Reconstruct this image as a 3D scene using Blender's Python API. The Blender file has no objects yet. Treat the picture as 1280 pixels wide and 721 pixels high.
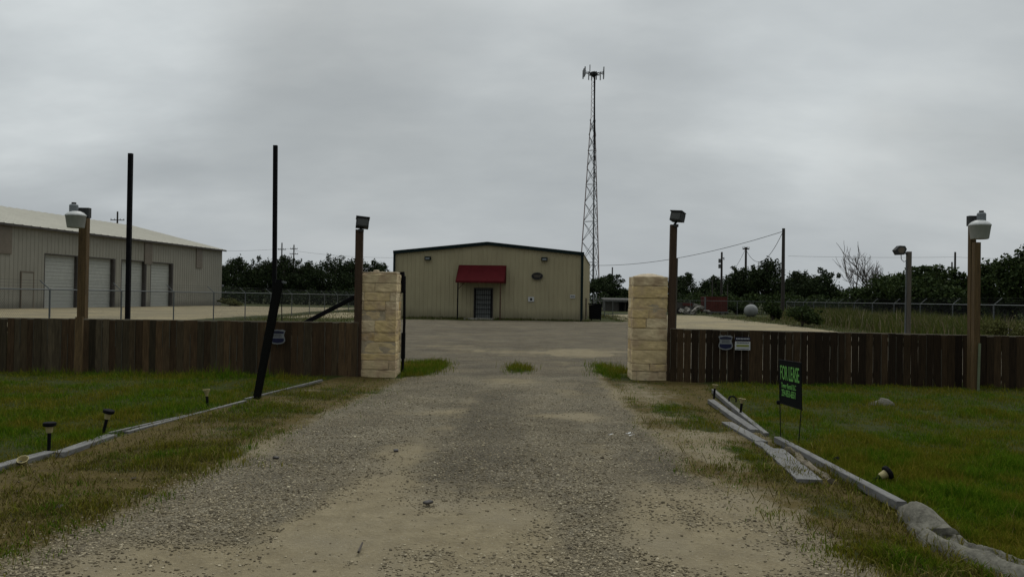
import bpy, bmesh, math, random
import numpy as np
from mathutils import Vector, Matrix, noise as mnoise
R = math.radians
random.seed(7)
rng = np.random.default_rng(11)
sc = bpy.context.scene
C = sc.collection

# ------------------------------------------------------------------ camera
CAMH = 1.55
F = 1000.0
PITCH = math.atan(11.5 / F)
ROLL = R(0.9)
cam_d = bpy.data.cameras.new('camera')
cam = bpy.data.objects.new('camera', cam_d)
C.objects.link(cam)
cam_d.sensor_width = 36.0
cam_d.lens = 36.0 * F / 1280.0
cam_d.clip_start = 0.1
cam_d.clip_end = 6000
fw = Vector((0, math.cos(PITCH), math.sin(PITCH)))
rt0 = Vector((1, 0, 0))
up0 = rt0.cross(fw)
rt = (rt0 * math.cos(ROLL) + up0 * math.sin(ROLL)).normalized()
up = rt.cross(fw).normalized()
M3 = Matrix((rt, up, -fw)).transposed()
cam.matrix_world = Matrix.Translation((0, 0, CAMH)) @ M3.to_4x4()
sc.camera = cam
EYE = Vector((0, 0, CAMH))


def ray(u, v):
    return M3 @ Vector(((u - 640) / F, (360.5 - v) / F, -1.0))


def G(u, v, z=0.0):
    d = ray(u, v)
    t = (z - CAMH) / d.z
    return EYE + d * t


def P(u, v, Y):
    d = ray(u, v)
    return EYE + d * (Y / d.y)


# ------------------------------------------------------------------ terrain
def gz(x, y):
    x = np.asarray(x, float); y = np.asarray(y, float)
    near = 1.0 / (1.0 + (np.maximum(y, 0) / 60.0) ** 2)
    h = 0.018 * np.sin(x * 0.9 + 0.6 * np.sin(y * 0.5)) + 0.015 * np.sin(y * 0.8 + x * 0.35 + 1.0)
    h = h + 0.008 * np.sin(x * 2.7 + y * 1.9) + 0.006 * np.sin(x * 4.1 - y * 3.3 + 2)
    return h * near


def gzf(x, y):
    return float(gz(x, y))


def Gd(u, v):
    p = G(u, v)
    p.z = gzf(p.x, p.y)
    return p


# ------------------------------------------------------------------ tagging
def tag(o, label=None, cat=None, group=None, kind='thing'):
    if label: o['label'] = label
    if cat: o['category'] = cat
    if group: o['group'] = group
    if kind: o['kind'] = kind
    return o


def thing(name, loc, label, cat, group=None):
    o = bpy.data.objects.new(name, None)
    o.empty_display_size = 0.2
    C.objects.link(o)
    o.location = loc
    return tag(o, label, cat, group)


def wloc(o):
    v = Vector((0, 0, 0))
    while o is not None:
        v = v + Vector(o.location)
        o = o.parent
    return v


class MB:
    def __init__(s):
        s.v = []; s.f = []

    def add(s, vs, fs):
        n = len(s.v)
        s.v.extend([tuple(v) for v in vs])
        s.f.extend([tuple(i + n for i in f) for f in fs])
        return s

    def box(s, c, size, rot=None):
        c = Vector(c); hx, hy, hz = size[0] / 2, size[1] / 2, size[2] / 2
        vs = []
        for z in (-hz, hz):
            for x, y in ((-hx, -hy), (hx, -hy), (hx, hy), (-hx, hy)):
                p = Vector((x, y, z))
                if rot is not None: p = rot @ p
                vs.append(c + p)
        return s.add(vs, [(3, 2, 1, 0), (4, 5, 6, 7), (0, 1, 5, 4), (1, 2, 6, 5), (2, 3, 7, 6), (3, 0, 4, 7)])

    def beam(s, p0, p1, w, h, w1=None, h1=None, upv=(0, 0, 1), bev=0.0):
        p0 = Vector(p0); p1 = Vector(p1); d = (p1 - p0).normalized()
        u_ = Vector(upv)
        if abs(d.dot(u_)) > 0.97: u_ = Vector((0, 1, 0))
        r = d.cross(u_).normalized(); u2 = r.cross(d).normalized()
        w1 = w if w1 is None else w1; h1 = h if h1 is None else h1
        vs = []
        for p, ww, hh in ((p0, w, h), (p1, w1, h1)):
            if bev:
                b = bev
                pts = [(-ww / 2 + b, -hh / 2), (ww / 2 - b, -hh / 2), (ww / 2, -hh / 2 + b), (ww / 2, hh / 2 - b),
                       (ww / 2 - b, hh / 2), (-ww / 2 + b, hh / 2), (-ww / 2, hh / 2 - b), (-ww / 2, -hh / 2 + b)]
            else:
                pts = [(-ww / 2, -hh / 2), (ww / 2, -hh / 2), (ww / 2, hh / 2), (-ww / 2, hh / 2)]
            vs += [p + r * a + u2 * b2 for a, b2 in pts]
        n = len(vs) // 2
        fs = [tuple((i, (i + 1) % n, n + (i + 1) % n, n + i)) for i in range(n)]
        fs += [tuple(reversed(range(n))), tuple(range(n, 2 * n))]
        return s.add(vs, fs)

    def tube(s, pts, rad, n=8, cap=True):
        pts = [Vector(p) for p in pts]
        if not isinstance(rad, (list, tuple)): rad = [rad] * len(pts)
        rings = []
        prev = None
        for i, p in enumerate(pts):
            d = (pts[min(i + 1, len(pts) - 1)] - pts[max(i - 1, 0)]).normalized()
            if prev is None:
                a = Vector((0, 0, 1)) if abs(d.z) < 0.9 else Vector((1, 0, 0))
                r = d.cross(a).normalized()
            else:
                r = (prev - d * prev.dot(d)).normalized()
            prev = r
            u2 = d.cross(r)
            rings.append([p + (r * math.cos(2 * math.pi * k / n) + u2 * math.sin(2 * math.pi * k / n)) * rad[i] for k in range(n)])
        vs = [q for rg in rings for q in rg]
        fs = []
        for i in range(len(pts) - 1):
            for k in range(n):
                fs.append((i * n + k, i * n + (k + 1) % n, (i + 1) * n + (k + 1) % n, (i + 1) * n + k))
        if cap:
            fs.append(tuple(reversed(range(n))))
            fs.append(tuple(range((len(pts) - 1) * n, len(pts) * n)))
        return s.add(vs, fs)

    def poly(s, pts, th, nrm):
        """flat outline given as 3-D points, given thickness th along nrm"""
        n = len(pts); nv = Vector(nrm).normalized() * th
        vs = [Vector(p) for p in pts] + [Vector(p) + nv for p in pts]
        fs = [tuple(reversed(range(n))), tuple(range(n, 2 * n))]
        fs += [(i, (i + 1) % n, n + (i + 1) % n, n + i) for i in range(n)]
        return s.add(vs, fs)

    def build(s, name, mat, parent=None, origin=None, smooth=False):
        if parent is not None:
            o0 = wloc(parent)
        else:
            o0 = Vector(origin) if origin is not None else Vector((0, 0, 0))
        off = o0
        me = bpy.data.meshes.new(name)
        me.from_pydata([(v[0] - off.x, v[1] - off.y, v[2] - off.z) for v in s.v], [], s.f)
        bm = bmesh.new(); bm.from_mesh(me)
        bmesh.ops.recalc_face_normals(bm, faces=bm.faces)
        bm.to_mesh(me); bm.free()
        if mat is not None: me.materials.append(mat)
        if smooth:
            me.polygons.foreach_set('use_smooth', [True] * len(me.polygons))
        o = bpy.data.objects.new(name, me)
        C.objects.link(o)
        if parent is not None:
            o.parent = parent
        else:
            o.location = o0
        return o


def nmesh(name, V, faces, mat, parent=None, attr=None):
    """numpy mesh; faces is a list of (n,k) index arrays"""
    me = bpy.data.meshes.new(name)
    V = np.asarray(V, np.float32)
    me.vertices.add(len(V)); me.vertices.foreach_set('co', V.ravel())
    loops = np.concatenate([f.ravel() for f in faces]).astype(np.int32)
    tot = np.concatenate([np.full(len(f), f.shape[1], np.int32) for f in faces])
    start = np.concatenate([[0], np.cumsum(tot)[:-1]]).astype(np.int32)
    me.loops.add(len(loops)); me.loops.foreach_set('vertex_index', loops)
    me.polygons.add(len(tot)); me.polygons.foreach_set('loop_start', start)
    me.polygons.foreach_set('loop_total', tot)
    me.update(calc_edges=True)
    if attr is not None:
        for k, a in attr.items():
            at = me.color_attributes.new(k, 'FLOAT_COLOR', 'POINT')
            at.data.foreach_set('color', np.asarray(a, np.float32).ravel())
    me.materials.append(mat)
    o = bpy.data.objects.new(name, me); C.objects.link(o)
    if parent is not None: o.parent = parent
    return o


# ------------------------------------------------------------------ materials
class NT:
    def __init__(s, name):
        s.m = bpy.data.materials.new(name); s.m.use_nodes = True
        s.t = s.m.node_tree; s.t.nodes.clear()
        s.out = s.n('ShaderNodeOutputMaterial')

    def n(s, typ, **kw):
        nd = s.t.nodes.new(typ)
        for k, v in kw.items(): setattr(nd, k, v)
        return nd

    def l(s, a, b): s.t.links.new(a, b)

    def val(s, sock, v):
        if isinstance(v, bpy.types.NodeSocket): s.l(v, sock)
        else: sock.default_value = v

    def math(s, op, a, b=0.0, clamp=False):
        nd = s.n('ShaderNodeMath', operation=op); nd.use_clamp = clamp
        s.val(nd.inputs[0], a); s.val(nd.inputs[1], b)
        return nd.outputs[0]

    def mix(s, fac, a, b, bt='MIX'):
        nd = s.n('ShaderNodeMix', data_type='RGBA', blend_type=bt)
        s.val(nd.inputs[0], fac); s.val(nd.inputs[6], c4(a)); s.val(nd.inputs[7], c4(b))
        return nd.outputs[2]

    def noise(s, vec, scale, detail=4, rough=0.55, col=False):
        nd = s.n('ShaderNodeTexNoise'); s.l(vec, nd.inputs['Vector'])
        nd.inputs['Scale'].default_value = scale; nd.inputs['Detail'].default_value = detail
        nd.inputs['Roughness'].default_value = rough
        return nd.outputs[1 if col else 0]

    def ramp(s, fac, stops, interp='LINEAR'):
        nd = s.n('ShaderNodeValToRGB'); s.l(fac, nd.inputs[0])
        nd.color_ramp.interpolation = interp
        e = nd.color_ramp.elements
        while len(e) < len(stops): e.new(0.5)
        for i, (p, c) in enumerate(stops):
            e[i].position = p; e[i].color = c4(c)
        return nd.outputs[0]

    def maprange(s, v, a, b, c=0.0, d=1.0, smooth=True):
        nd = s.n('ShaderNodeMapRange'); nd.interpolation_type = 'SMOOTHSTEP' if smooth else 'LINEAR'
        s.val(nd.inputs[0], v)
        for i, x in enumerate((a, b, c, d)): nd.inputs[i + 1].default_value = x
        return nd.outputs[0]

    def mapping(s, vec, scale):
        nd = s.n('ShaderNodeMapping'); s.l(vec, nd.inputs[0]); nd.inputs['Scale'].default_value = scale
        return nd.outputs[0]

    def bump(s, h, strength=0.5, dist=0.02, normal=None):
        nd = s.n('ShaderNodeBump'); s.l(h, nd.inputs['Height'])
        nd.inputs['Strength'].default_value = strength; nd.inputs['Distance'].default_value = dist
        if normal is not None: s.l(normal, nd.inputs['Normal'])
        return nd.outputs[0]

    def bsdf(s, col, rough=0.9, metal=0.0, normal=None, spec=0.3, trans=None):
        b = s.n('ShaderNodeBsdfPrincipled')
        s.val(b.inputs['Base Color'], c4(col)); s.val(b.inputs['Roughness'], rough)
        b.inputs['Metallic'].default_value = metal
        b.inputs['Specular IOR Level'].default_value = spec
        if normal is not None: s.l(normal, b.inputs['Normal'])
        if trans:
            t = s.n('ShaderNodeBsdfTranslucent'); s.val(t.inputs[0], c4(col))
            mx = s.n('ShaderNodeMixShader'); mx.inputs[0].default_value = trans
            s.l(b.outputs[0], mx.inputs[1]); s.l(t.outputs[0], mx.inputs[2])
            s.l(mx.outputs[0], s.out.inputs[0])
        else:
            s.l(b.outputs[0], s.out.inputs[0])
        return b


def c4(c):
    if isinstance(c, bpy.types.NodeSocket): return c
    if isinstance(c, (int, float)): return (c, c, c, 1)
    return tuple(c) if len(c) == 4 else (c[0], c[1], c[2], 1)


def simple(name, col, rough=0.8, metal=0.0, var=0.25, scale=6.0, stretch=(1, 1, 1), spec=0.3, bump=0.15, dark=None, obj=True):
    """a plain surface with uneven tone and slight relief"""
    t = NT(name)
    tc = t.n('ShaderNodeTexCoord')
    v = t.mapping(tc.outputs['Object'], stretch)
    a = t.noise(v, scale, 5, 0.6)
    b = t.noise(v, scale * 6, 3, 0.6)
    f = t.math('ADD', t.math('MULTIPLY', a, 0.65), t.math('MULTIPLY', b, 0.35))
    lo = tuple(x * (1 - var) for x in col) if dark is None else dark
    hi = tuple(min(1, x * (1 + var)) for x in col)
    cc = t.ramp(f, [(0.3, lo), (0.7, hi)])
    t.bsdf(cc, rough, metal, t.bump(f, bump, 0.01) if bump else None, spec)
    return t.m


def island(name, stops, rough=0.9, stretch=(1, 1, 1), scale=8.0, var=0.5, bump=0.3, trans=None, spec=0.2, big=None):
    """colour chosen per separate piece, with grain"""
    t = NT(name)
    g = t.n('ShaderNodeNewGeometry')
    tc = t.n('ShaderNodeTexCoord')
    v = t.mapping(tc.outputs['Object'], stretch)
    f = t.noise(v, scale, 5, 0.65)
    col = t.ramp(g.outputs['Random Per Island'], stops)
    k = t.maprange(f, 0.25, 0.75, 1 - var, 1 + var, smooth=False)
    cc = t.mix(1.0, col, k, 'MULTIPLY')
    if big:
        f2 = t.noise(tc.outputs['Object'], big[0], 3, 0.6)
        cc = t.mix(t.maprange(f2, 0.42, 0.66), cc, big[1])
    t.bsdf(cc, rough, 0, t.bump(f, bump, 0.01) if bump else None, spec, trans)
    return t.m


M = {}
M['stone'] = island('limestone', [(0.0, (0.4959, 0.3456, 0.1473)), (.3, (0.5950, 0.4531, 0.2209)), (.6, (0.5785, 0.4685, 0.2812)), (1, (0.6612, 0.5453, 0.3482))],
                    scale=5, var=.32, bump=.7, big=(2.6, (0.4132, 0.3072, 0.1913)))
M['mortar'] = simple('mortar', (0.3795, 0.3127, 0.2125), var=.3, scale=9, bump=.5)
M['plank'] = island('weathered_fence_board', [(0, (0.0149, 0.0095, 0.0051)), (.35, (0.0243, 0.0151, 0.0076)), (.7, (0.0351, 0.0224, 0.0110)), (1, (0.0567, 0.0358, 0.0179))],
                    stretch=(14, 14, 1.2), scale=3.0, var=.55, bump=.35)
M['plank_grey'] = island('greyed_fence_board', [(0, (0.0276, 0.0211, 0.0120)), (.35, (0.0483, 0.0373, 0.0213)), (.7, (0.0690, 0.0535, 0.0319)), (1, (0.1104, 0.0859, 0.0519))],
                         stretch=(14, 14, 1.2), scale=3.0, var=.55, bump=.35)
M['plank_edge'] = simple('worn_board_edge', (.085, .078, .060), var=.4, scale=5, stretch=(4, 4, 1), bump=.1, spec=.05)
M['plank_red'] = island('redder_fence_board', [(0, (0.0334, 0.0218, 0.0114)), (.4, (0.0668, 0.0406, 0.0205)), (.75, (0.0608, 0.0436, 0.0239)), (1, (0.1003, 0.0610, 0.0296))],
                        stretch=(14, 14, 1.2), scale=3.0, var=.55, bump=.35)
M['rail'] = simple('fence_rail_wood', (.16, .14, .10), var=.4, scale=8, stretch=(1, 6, 6))
M['post_wood'] = simple('treated_post_wood', (.092, .058, .023), var=.55, scale=3.0, stretch=(9, 9, 0.8), bump=.4)
M['post_dark'] = simple('dark_post_wood', (.052, .031, .017), var=.5, scale=3.0, stretch=(9, 9, 0.8), bump=.4)
M['pole_grey'] = simple('grey_pole_wood', (.10, .088, .07), var=.4, scale=3.0, stretch=(9, 9, 0.8), bump=.3)
M['pole_dark'] = simple('creosote_pole_wood', (.035, .03, .026), var=.4, scale=3.0, stretch=(6, 6, 0.6), bump=.2)
M['black'] = simple('black_painted_steel', (.007, .007, .008), rough=.8, var=.5, scale=12, bump=.1, spec=.08)
M['blackwood'] = simple('black_tarred_wood', (.0032, .0034, .003), rough=1.0, var=.6, scale=4, stretch=(8, 8, 1), bump=.3, spec=.0)
M['timber'] = simple('weathered_grey_timber', (.150, .148, .142), rough=1.0, spec=.05, var=.38, scale=5.0, stretch=(3.2, 1.1, 5), bump=.35)
M['log'] = simple('rotten_log_wood', (.11, .092, .062), var=.6, scale=9, bump=1.0)
M['galv'] = simple('galvanised_steel', (0.1092, 0.1170, 0.1170), rough=.7, spec=.2, var=.25, scale=8, bump=.05)
M['wire'] = simple('fence_wire', (.05, .052, .052), rough=.8, var=.1, spec=.1, bump=0)
M['lampgrey'] = simple('grey_lamp_housing', (.17, .19, .20), rough=.55, var=.2, scale=10)
M['lampbracket'] = simple('dark_lamp_bracket', (.035, .037, .036), rough=.75, var=.35, scale=10)
M['lampdark'] = simple('dark_flood_glass', (.05, .052, .048), rough=.5, var=.3, scale=10)
M['cable'] = simple('black_cable', (.010, .010, .011), rough=.85, spec=.1, var=.2, bump=0)
M['conduit'] = simple('pale_plastic_conduit', (.13, .155, .09), rough=.6, var=.25, scale=5)
M['tower'] = simple('galvanised_tower_steel', (.20, .205, .21), rough=.6, metal=.2, var=.2, bump=0)
M['tower_red'] = simple('faded_red_tower_paint', (.30, .225, .215), rough=.7, var=.2, bump=0)
M['trim'] = simple('dark_green_trim', (.006, .014, .014), rough=.7, spec=.12, var=.3, scale=3, bump=.05)
M['roofmetal'] = simple('pale_metal_roof', (.36, .345, .285), rough=.6, var=.1, scale=.5, bump=.03)
M['awning'] = simple('red_awning_cloth', (0.0659, 0.0079, 0.0099), rough=.95, spec=.08, var=.22, scale=2.0, bump=.2)
M['rust'] = simple('rusty_steel', (.065, .035, .022), rough=.9, var=.5, scale=8)
M['doorwhite'] = simple('white_door_paint', (.30, .31, .285), rough=.7, spec=.1, var=.12, scale=3)
M['doorgrey'] = simple('grey_door_paint', (0.1690, 0.1792, 0.1740), rough=.6, var=.2, scale=3)
M['jamb'] = simple('dark_brown_jamb', (.05, .045, .04), rough=.7, var=.3, scale=2)
M['panelbrown'] = simple('dull_brown_wall_panel', (.12, .10, .075), rough=.5, var=.2, scale=2)
M['concrete'] = simple('concrete', (.28, .26, .22), var=.25, scale=4, bump=.4)
M['white'] = simple('white_sheet', (.46, .47, .47), rough=.6, var=.12, scale=6, bump=.05)
M['silver'] = simple('silver_sign_edge', (.20, .21, .22), rough=.6, metal=.1, var=.2, scale=12)
M['navy'] = simple('navy_blue_print', (.008, .010, .042), rough=.5, var=.2, scale=12, bump=0)
M['yellowgreen'] = simple('yellow_green_print', (.20, .22, .05), rough=.5, var=.2, bump=0)
M['signblack'] = simple('black_sign_board', (.006, .0075, .007), rough=.85, spec=.06, var=.3, scale=6, bump=.05)
M['signgreen'] = simple('bright_green_print', (.12, .34, .07), rough=.8, var=.12, scale=8, bump=0)
M['cream'] = simple('yellowed_cream_plastic', (.33, .285, .14), rough=.6, var=.2, scale=14)
M['redbox'] = simple('faded_red_sheet', (.085, .022, .016), rough=.8, var=.4, scale=1.5)
M['tank'] = simple('dull_white_tank_paint', (.20, .205, .20), rough=.7, spec=.15, var=.25, scale=2)
M['rubble'] = island('pale_rubble', [(0, (.05, .046, .04)), (.5, (.15, .14, .12)), (1, (.30, .29, .26))], scale=6, var=.3)
M['rock'] = simple('pale_limestone_rock', (0.0975, 0.0915, 0.0713), var=.45, scale=9, bump=.6)
M['shedgrey'] = simple('grey_shed_boards', (0.0527, 0.0496, 0.0434), var=.3, scale=2)
M['dark'] = simple('dark_interior', (.012, .012, .012), var=.2, bump=0)
M['fabric'] = simple('grey_ground_fabric', (.12, .115, .094), rough=1.0, spec=.05, var=.7, scale=9, bump=.7)
M['bark'] = simple('dark_bark', (.055, .045, .036), var=.45, scale=6, stretch=(3, 3, .8), bump=.6)
M['barebark'] = simple('bare_grey_bark', (.10, .088, .08), var=.35, scale=6, stretch=(3, 3, .8), bump=.4)
M['lens'] = simple('frosted_lamp_lens', (.50, .51, .495), rough=.5, var=.12, scale=30, stretch=(1, 1, .2), bump=.2)


def leafmat(name, a, b, c, trans=.15):
    return island(name, [(0, a), (.5, b), (1, c)], scale=.8, var=.3, bump=0, trans=trans, spec=.15)


M['leaf_oak'] = leafmat('oak_leaves', (0.0116, 0.0192, 0.0078), (0.0188, 0.0304, 0.0104), (0.0319, 0.0464, 0.0143))
M['leaf_mid'] = leafmat('scrub_leaves', (0.0156, 0.0280, 0.0088), (0.0273, 0.0434, 0.0121), (0.0468, 0.0672, 0.0176))
M['leaf_olive'] = leafmat('olive_scrub_leaves', (.055, .06, .018), (.085, .09, .026), (.12, .12, .042))
M['weed'] = leafmat('weed_leaves', (.04, .055, .016), (.06, .07, .022), (.12, .105, .05))

# siding: vertical sheet with dark laps and streaks
def siding(name, col, lo):
    t = NT(name)
    tc = t.n('ShaderNodeTexCoord')
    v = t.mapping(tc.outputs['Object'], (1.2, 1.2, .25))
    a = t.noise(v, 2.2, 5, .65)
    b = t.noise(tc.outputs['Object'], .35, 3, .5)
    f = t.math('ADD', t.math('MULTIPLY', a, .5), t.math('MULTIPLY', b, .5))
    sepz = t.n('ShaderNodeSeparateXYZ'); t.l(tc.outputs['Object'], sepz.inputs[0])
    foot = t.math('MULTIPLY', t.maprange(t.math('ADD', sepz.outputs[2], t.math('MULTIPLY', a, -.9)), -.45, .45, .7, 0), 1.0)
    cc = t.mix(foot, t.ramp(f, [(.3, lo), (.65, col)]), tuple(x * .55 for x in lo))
    streak = t.noise(t.mapping(tc.outputs['Object'], (5, 5, .12)), 2.0, 4, .7)
    cc = t.mix(t.maprange(streak, .58, .74, 0, .35), cc, tuple(x * y for x, y in zip(lo, (.75, .62, .5))))
    t.bsdf(cc, .55, 0, None, .15)
    return t.m


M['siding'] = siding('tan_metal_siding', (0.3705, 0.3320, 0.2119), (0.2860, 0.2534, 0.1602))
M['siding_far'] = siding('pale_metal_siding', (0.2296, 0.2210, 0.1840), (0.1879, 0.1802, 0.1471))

# ------------------------------------------------------------------ ground zones
def edge_fn(pts):
    g = sorted([(G(u, v).y, G(u, v).x) for u, v in pts])
    ys = np.array([a for a, b in g]); xs = np.array([b for a, b in g])
    return lambda y: np.interp(y, ys, xs)


drive_l = edge_fn([(-110, 740), (20, 690), (165, 625), (285, 574), (385, 525), (455, 492), (497, 474), (507, 455)])
drive_r = edge_fn([(757, 455), (745, 472), (768, 492), (820, 540), (880, 592), (960, 645), (1065, 695), (1150, 740)])
lawn_l = edge_fn([(-60, 606), (0, 590), (138, 549), (300, 503), (400, 475), (440, 468)])
lawn_r = edge_fn([(884, 480), (893, 497), (956, 548), (1010, 580), (1130, 648), (1280, 716), (1330, 740)])


def sstep(a, b, x):
    t = np.clip((x - a) / (b - a), 0, 1)
    return t * t * (3 - 2 * t)


def vnoise(x, y, s, seed=0):
    """cheap smooth noise in 0..1"""
    x = x * s + seed * 17.13; y = y * s - seed * 9.7
    return 0.5 + 0.25 * (np.sin(x + 1.7 * np.sin(y * .9 + seed)) * np.cos(y * 1.1 + 1.3 * np.sin(x * .7)) +
                         np.sin(2.3 * x - 1.9 * y + seed) * np.cos(1.7 * y + 2.9 * x + 2 * np.sin(x)))


def blob(x, y, u, v, ru, rv):
    p = G(u, v); a = G(u + ru, v); b = G(u, v - rv)
    rx = abs(a.x - p.x); ry = abs(b.y - p.y)
    d = ((x - p.x) / rx) ** 2 + ((y - p.y) / ry) ** 2
    return np.exp(-d * 0.9)


DIRT = [(520, 690, 190, 70, 1.15), (455, 640, 90, 25, .6), (600, 640, 70, 35, .7), (900, 690, 110, 60, 1.0), (830, 625, 60, 25, .6),
        (250, 700, 110, 30, .8), (130, 712, 120, 40, .9),
        (520, 512, 55, 5, 1.0), (700, 520, 60, 4, .8), (640, 478, 40, 8, .8), (480, 560, 50, 12, .5),
        (800, 492, 60, 14, 1.0), (880, 545, 60, 20, .9), (905, 580, 40, 22, .9), (970, 640, 70, 26, .8),
        (640, 440, 110, 5, .62), (560, 432, 60, 3, .5), (760, 440, 60, 6, .6), (700, 455, 40, 6, .6), (330, 560, 40, 12, .6)]
DIRT += [(u, v, ru, rv, .62) for u, v, ru, rv in ((470, 600, 45, 30), (520, 560, 35, 20), (560, 525, 28, 14), (590, 497, 22, 10), (745, 560, 35, 16), (725, 520, 25, 10), (705, 490, 20, 8), (400, 650, 60, 30))]
DARK = [(600, 560, 70, 40, .9), (610, 500, 45, 14, .8), (820, 580, 50, 22, .8), (860, 545, 30, 12, .6), (790, 515, 30, 8, .6), (840, 695, 50, 12, 1.0), (560, 625, 30, 6, .7), (700, 590, 40, 18, .4), (350, 590, 60, 16, .35), (470, 725, 80, 10, .6), (730, 490, 20, 8, .5), (470, 492, 50, 8, .5)]
GREEN = [(520, 461, 22, 6, 1.2), (542, 456, 12, 3, .8), (648, 463, 11, 3, .95), (770, 469, 15, 8, 1.2), (506, 463, 10, 6, .9),
         (850, 510, 22, 6, .8), (880, 530, 18, 8, .7), (400, 490, 60, 8, .8), (330, 515, 60, 9, .9), (215, 570, 70, 13, .8), (840, 520, 20, 12, .6),
         (300, 545, 40, 7, .7), (110, 620, 60, 10, .5), (930, 575, 22, 14, .6), (1110, 690, 60, 12, .9), (1045, 640, 30, 8, .6), (1180, 710, 70, 12, .9),
         (60, 640, 60, 14, .4)]


def zones(x, y):
    """gravel, dirt, grass, dry straw"""
    x = np.asarray(x, float); y = np.asarray(y, float)
    n1 = vnoise(x, y, 1.3, 1) - .5; n2 = vnoise(x, y, 3.7, 2) - .5
    w = .25 * n1 + .12 * n2
    dl, dr, ll, lr = drive_l(y), drive_r(y), lawn_l(y), lawn_r(y)
    front = 1 - sstep(15.2, 16.2, y)
    drive = sstep(dl - .25, dl + .35, x + w) * (1 - sstep(dr - .35, dr + .25, x + w))
    lawn = np.maximum(1 - sstep(ll - .1, ll + .12, x + .3 * w), sstep(lr - .1, lr + .12, x + .3 * w))
    dirt = np.zeros_like(x); green = np.zeros_like(x)
    for b in DIRT: dirt = dirt + b[4] * blob(x, y, *b[:4])
    for b in GREEN: green = green + b[4] * blob(x, y, *b[:4])
    dirt = np.clip(dirt * (.85 + .9 * n1 + .5 * n2), 0, 1)
    green = np.clip(green * (.9 + 1.2 * n2 + .8 * n1), 0, 1)
    verge = (1 - drive) * (1 - lawn)
    gr_f = drive * (1 - dirt) * (1 - green)
    di_f = np.clip(drive * dirt * (1 - green) + verge * (.05 + dirt * .6), 0, 1)
    ga_f = np.clip(verge * np.clip(.06 + .9 * n2 + .6 * n1, 0, .40) + lawn * (.97 - .25 * np.clip(vnoise(x, y, .8, 5) - .55, 0, 1)) + green, 0, 1)
    dry_f = verge * np.clip(.95 + n1 * .7 - green * .4 - dirt * .6, 0, 1) + lawn * np.clip(vnoise(x, y, .7, 6) * 1.5 - .85 + n2 * .5, 0, .45)
    # beyond the gate
    lot = sstep(-10.5, -9, x + 3 * n1) * (1 - sstep(15, 19, x + 2 * n1)) * (1 - sstep(54.2, 55.2, y - .12 * (x - 4.8) + n2))
    back = sstep(60, 80, y)
    fence_r = 17.5 + (np.maximum(y, 16) - 16) * .167
    cal = sstep(3.5, 7.5, x - .05 * y + 2.5 * n1) * sstep(38, 46, y + 2 * n1) * (1 - sstep(-7.5, -4.5, x - fence_r + 2 * n1 + np.clip((y - 60) * .10, -5, 3))) * (1 - sstep(82, 85, y))
    pale = (1 - sstep(-19.0, -16.5, x + 1.5 * n1)) * sstep(22, 26, y) * (1 - sstep(96, 100, y)) * sstep(-75, -70, x)
    pale = np.maximum(pale, (sstep(-17, -15, x) * (1 - sstep(-11.5, -9.5, x + 2 * n1)) * sstep(46, 56, y) * (1 - sstep(70, 78, y)) * .8))
    lot = np.clip(lot, 0, 1) * (1 - green)
    ldirt = np.clip(dirt + .35 * (vnoise(x, y, .35, 8) > .72), 0, 1)
    gr_b = np.clip(lot * (1 - ldirt * .9) * (1 - cal) , 0, 1)
    di_b = np.clip(np.maximum(cal, pale) * 1.0 + lot * ldirt, 0, 1)
    open_ = np.clip(1 - lot - cal - pale, 0, 1)
    ga_b = np.clip(open_ + green, 0, 1)
    dry_b = open_ * np.clip(.35 + 1.3 * n1, 0, .8)
    mixv = lambda a, b: a * front + b * (1 - front)
    rim = np.exp(-((y - 15.3) / .5) ** 2) * (1 - drive)
    g_, d_, a_, s_ = mixv(gr_f, gr_b), mixv(di_f, di_b), mixv(ga_f, ga_b), mixv(dry_f, dry_b)
    a_ = np.clip(a_ + .0 * rim, 0, 1)
    pal = np.clip(np.maximum(cal, pale) * (1 - front), 0, 1)
    return g_, d_, a_, s_, lot * (1 - front) * (1 - cal), cal * (1 - front), pale * (1 - front), pal


def axis(parts):
    out = []
    for a, b, st in parts:
        n = max(1, int(round((b - a) / st)))
        out += list(a + (b - a) * np.arange(n) / n)
    out.append(parts[-1][1])
    return np.array(out)


gx = axis([(-4000, -400, 400), (-400, -80, 20), (-80, -30, 2.5), (-30, -14, .5), (-14, 14, .11), (14, 30, .5), (30, 80, 2.5), (80, 400, 20), (400, 4000, 400)])
gy = axis([(-60, -4, 6), (-4, 3, .5), (3, 17, .1), (17, 30, .25), (30, 100, .8), (100, 300, 10), (300, 5000, 500)])
X, Y = np.meshgrid(gx, gy)
Z = gz(X, Y)
g_, d_, a_, s_, lotw, calw, palw, palmix = zones(X, Y)
fine = 0.006 * (vnoise(X, Y, 9, 3) - .5) * (Y < 20)
Z = Z + fine + .02 * a_ * (Y < 17) * (1 - s_)
nx, ny = len(gx), len(gy)
V = np.stack([X, Y, Z], -1).reshape(-1, 3)
ii = np.arange((nx) * (ny)).reshape(ny, nx)
quads = np.stack([ii[:-1, :-1], ii[:-1, 1:], ii[1:, 1:], ii[1:, :-1]], -1).reshape(-1, 4)
cent = V[quads].mean(1)
W = np.stack([g_, d_, a_ * 1.35, s_], -1).reshape(-1, 4)
darkw = np.zeros_like(X)
for b_ in DARK: darkw = darkw + b_[4] * blob(X, Y, *b_[:4])
darkw = np.clip(darkw * (.7 + .8 * vnoise(X, Y, 2.1, 51)) * (Y < 17), 0, 1)
W2 = np.stack([palmix, lotw, darkw, palmix * 0 + 1], -1).reshape(-1, 4)


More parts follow.
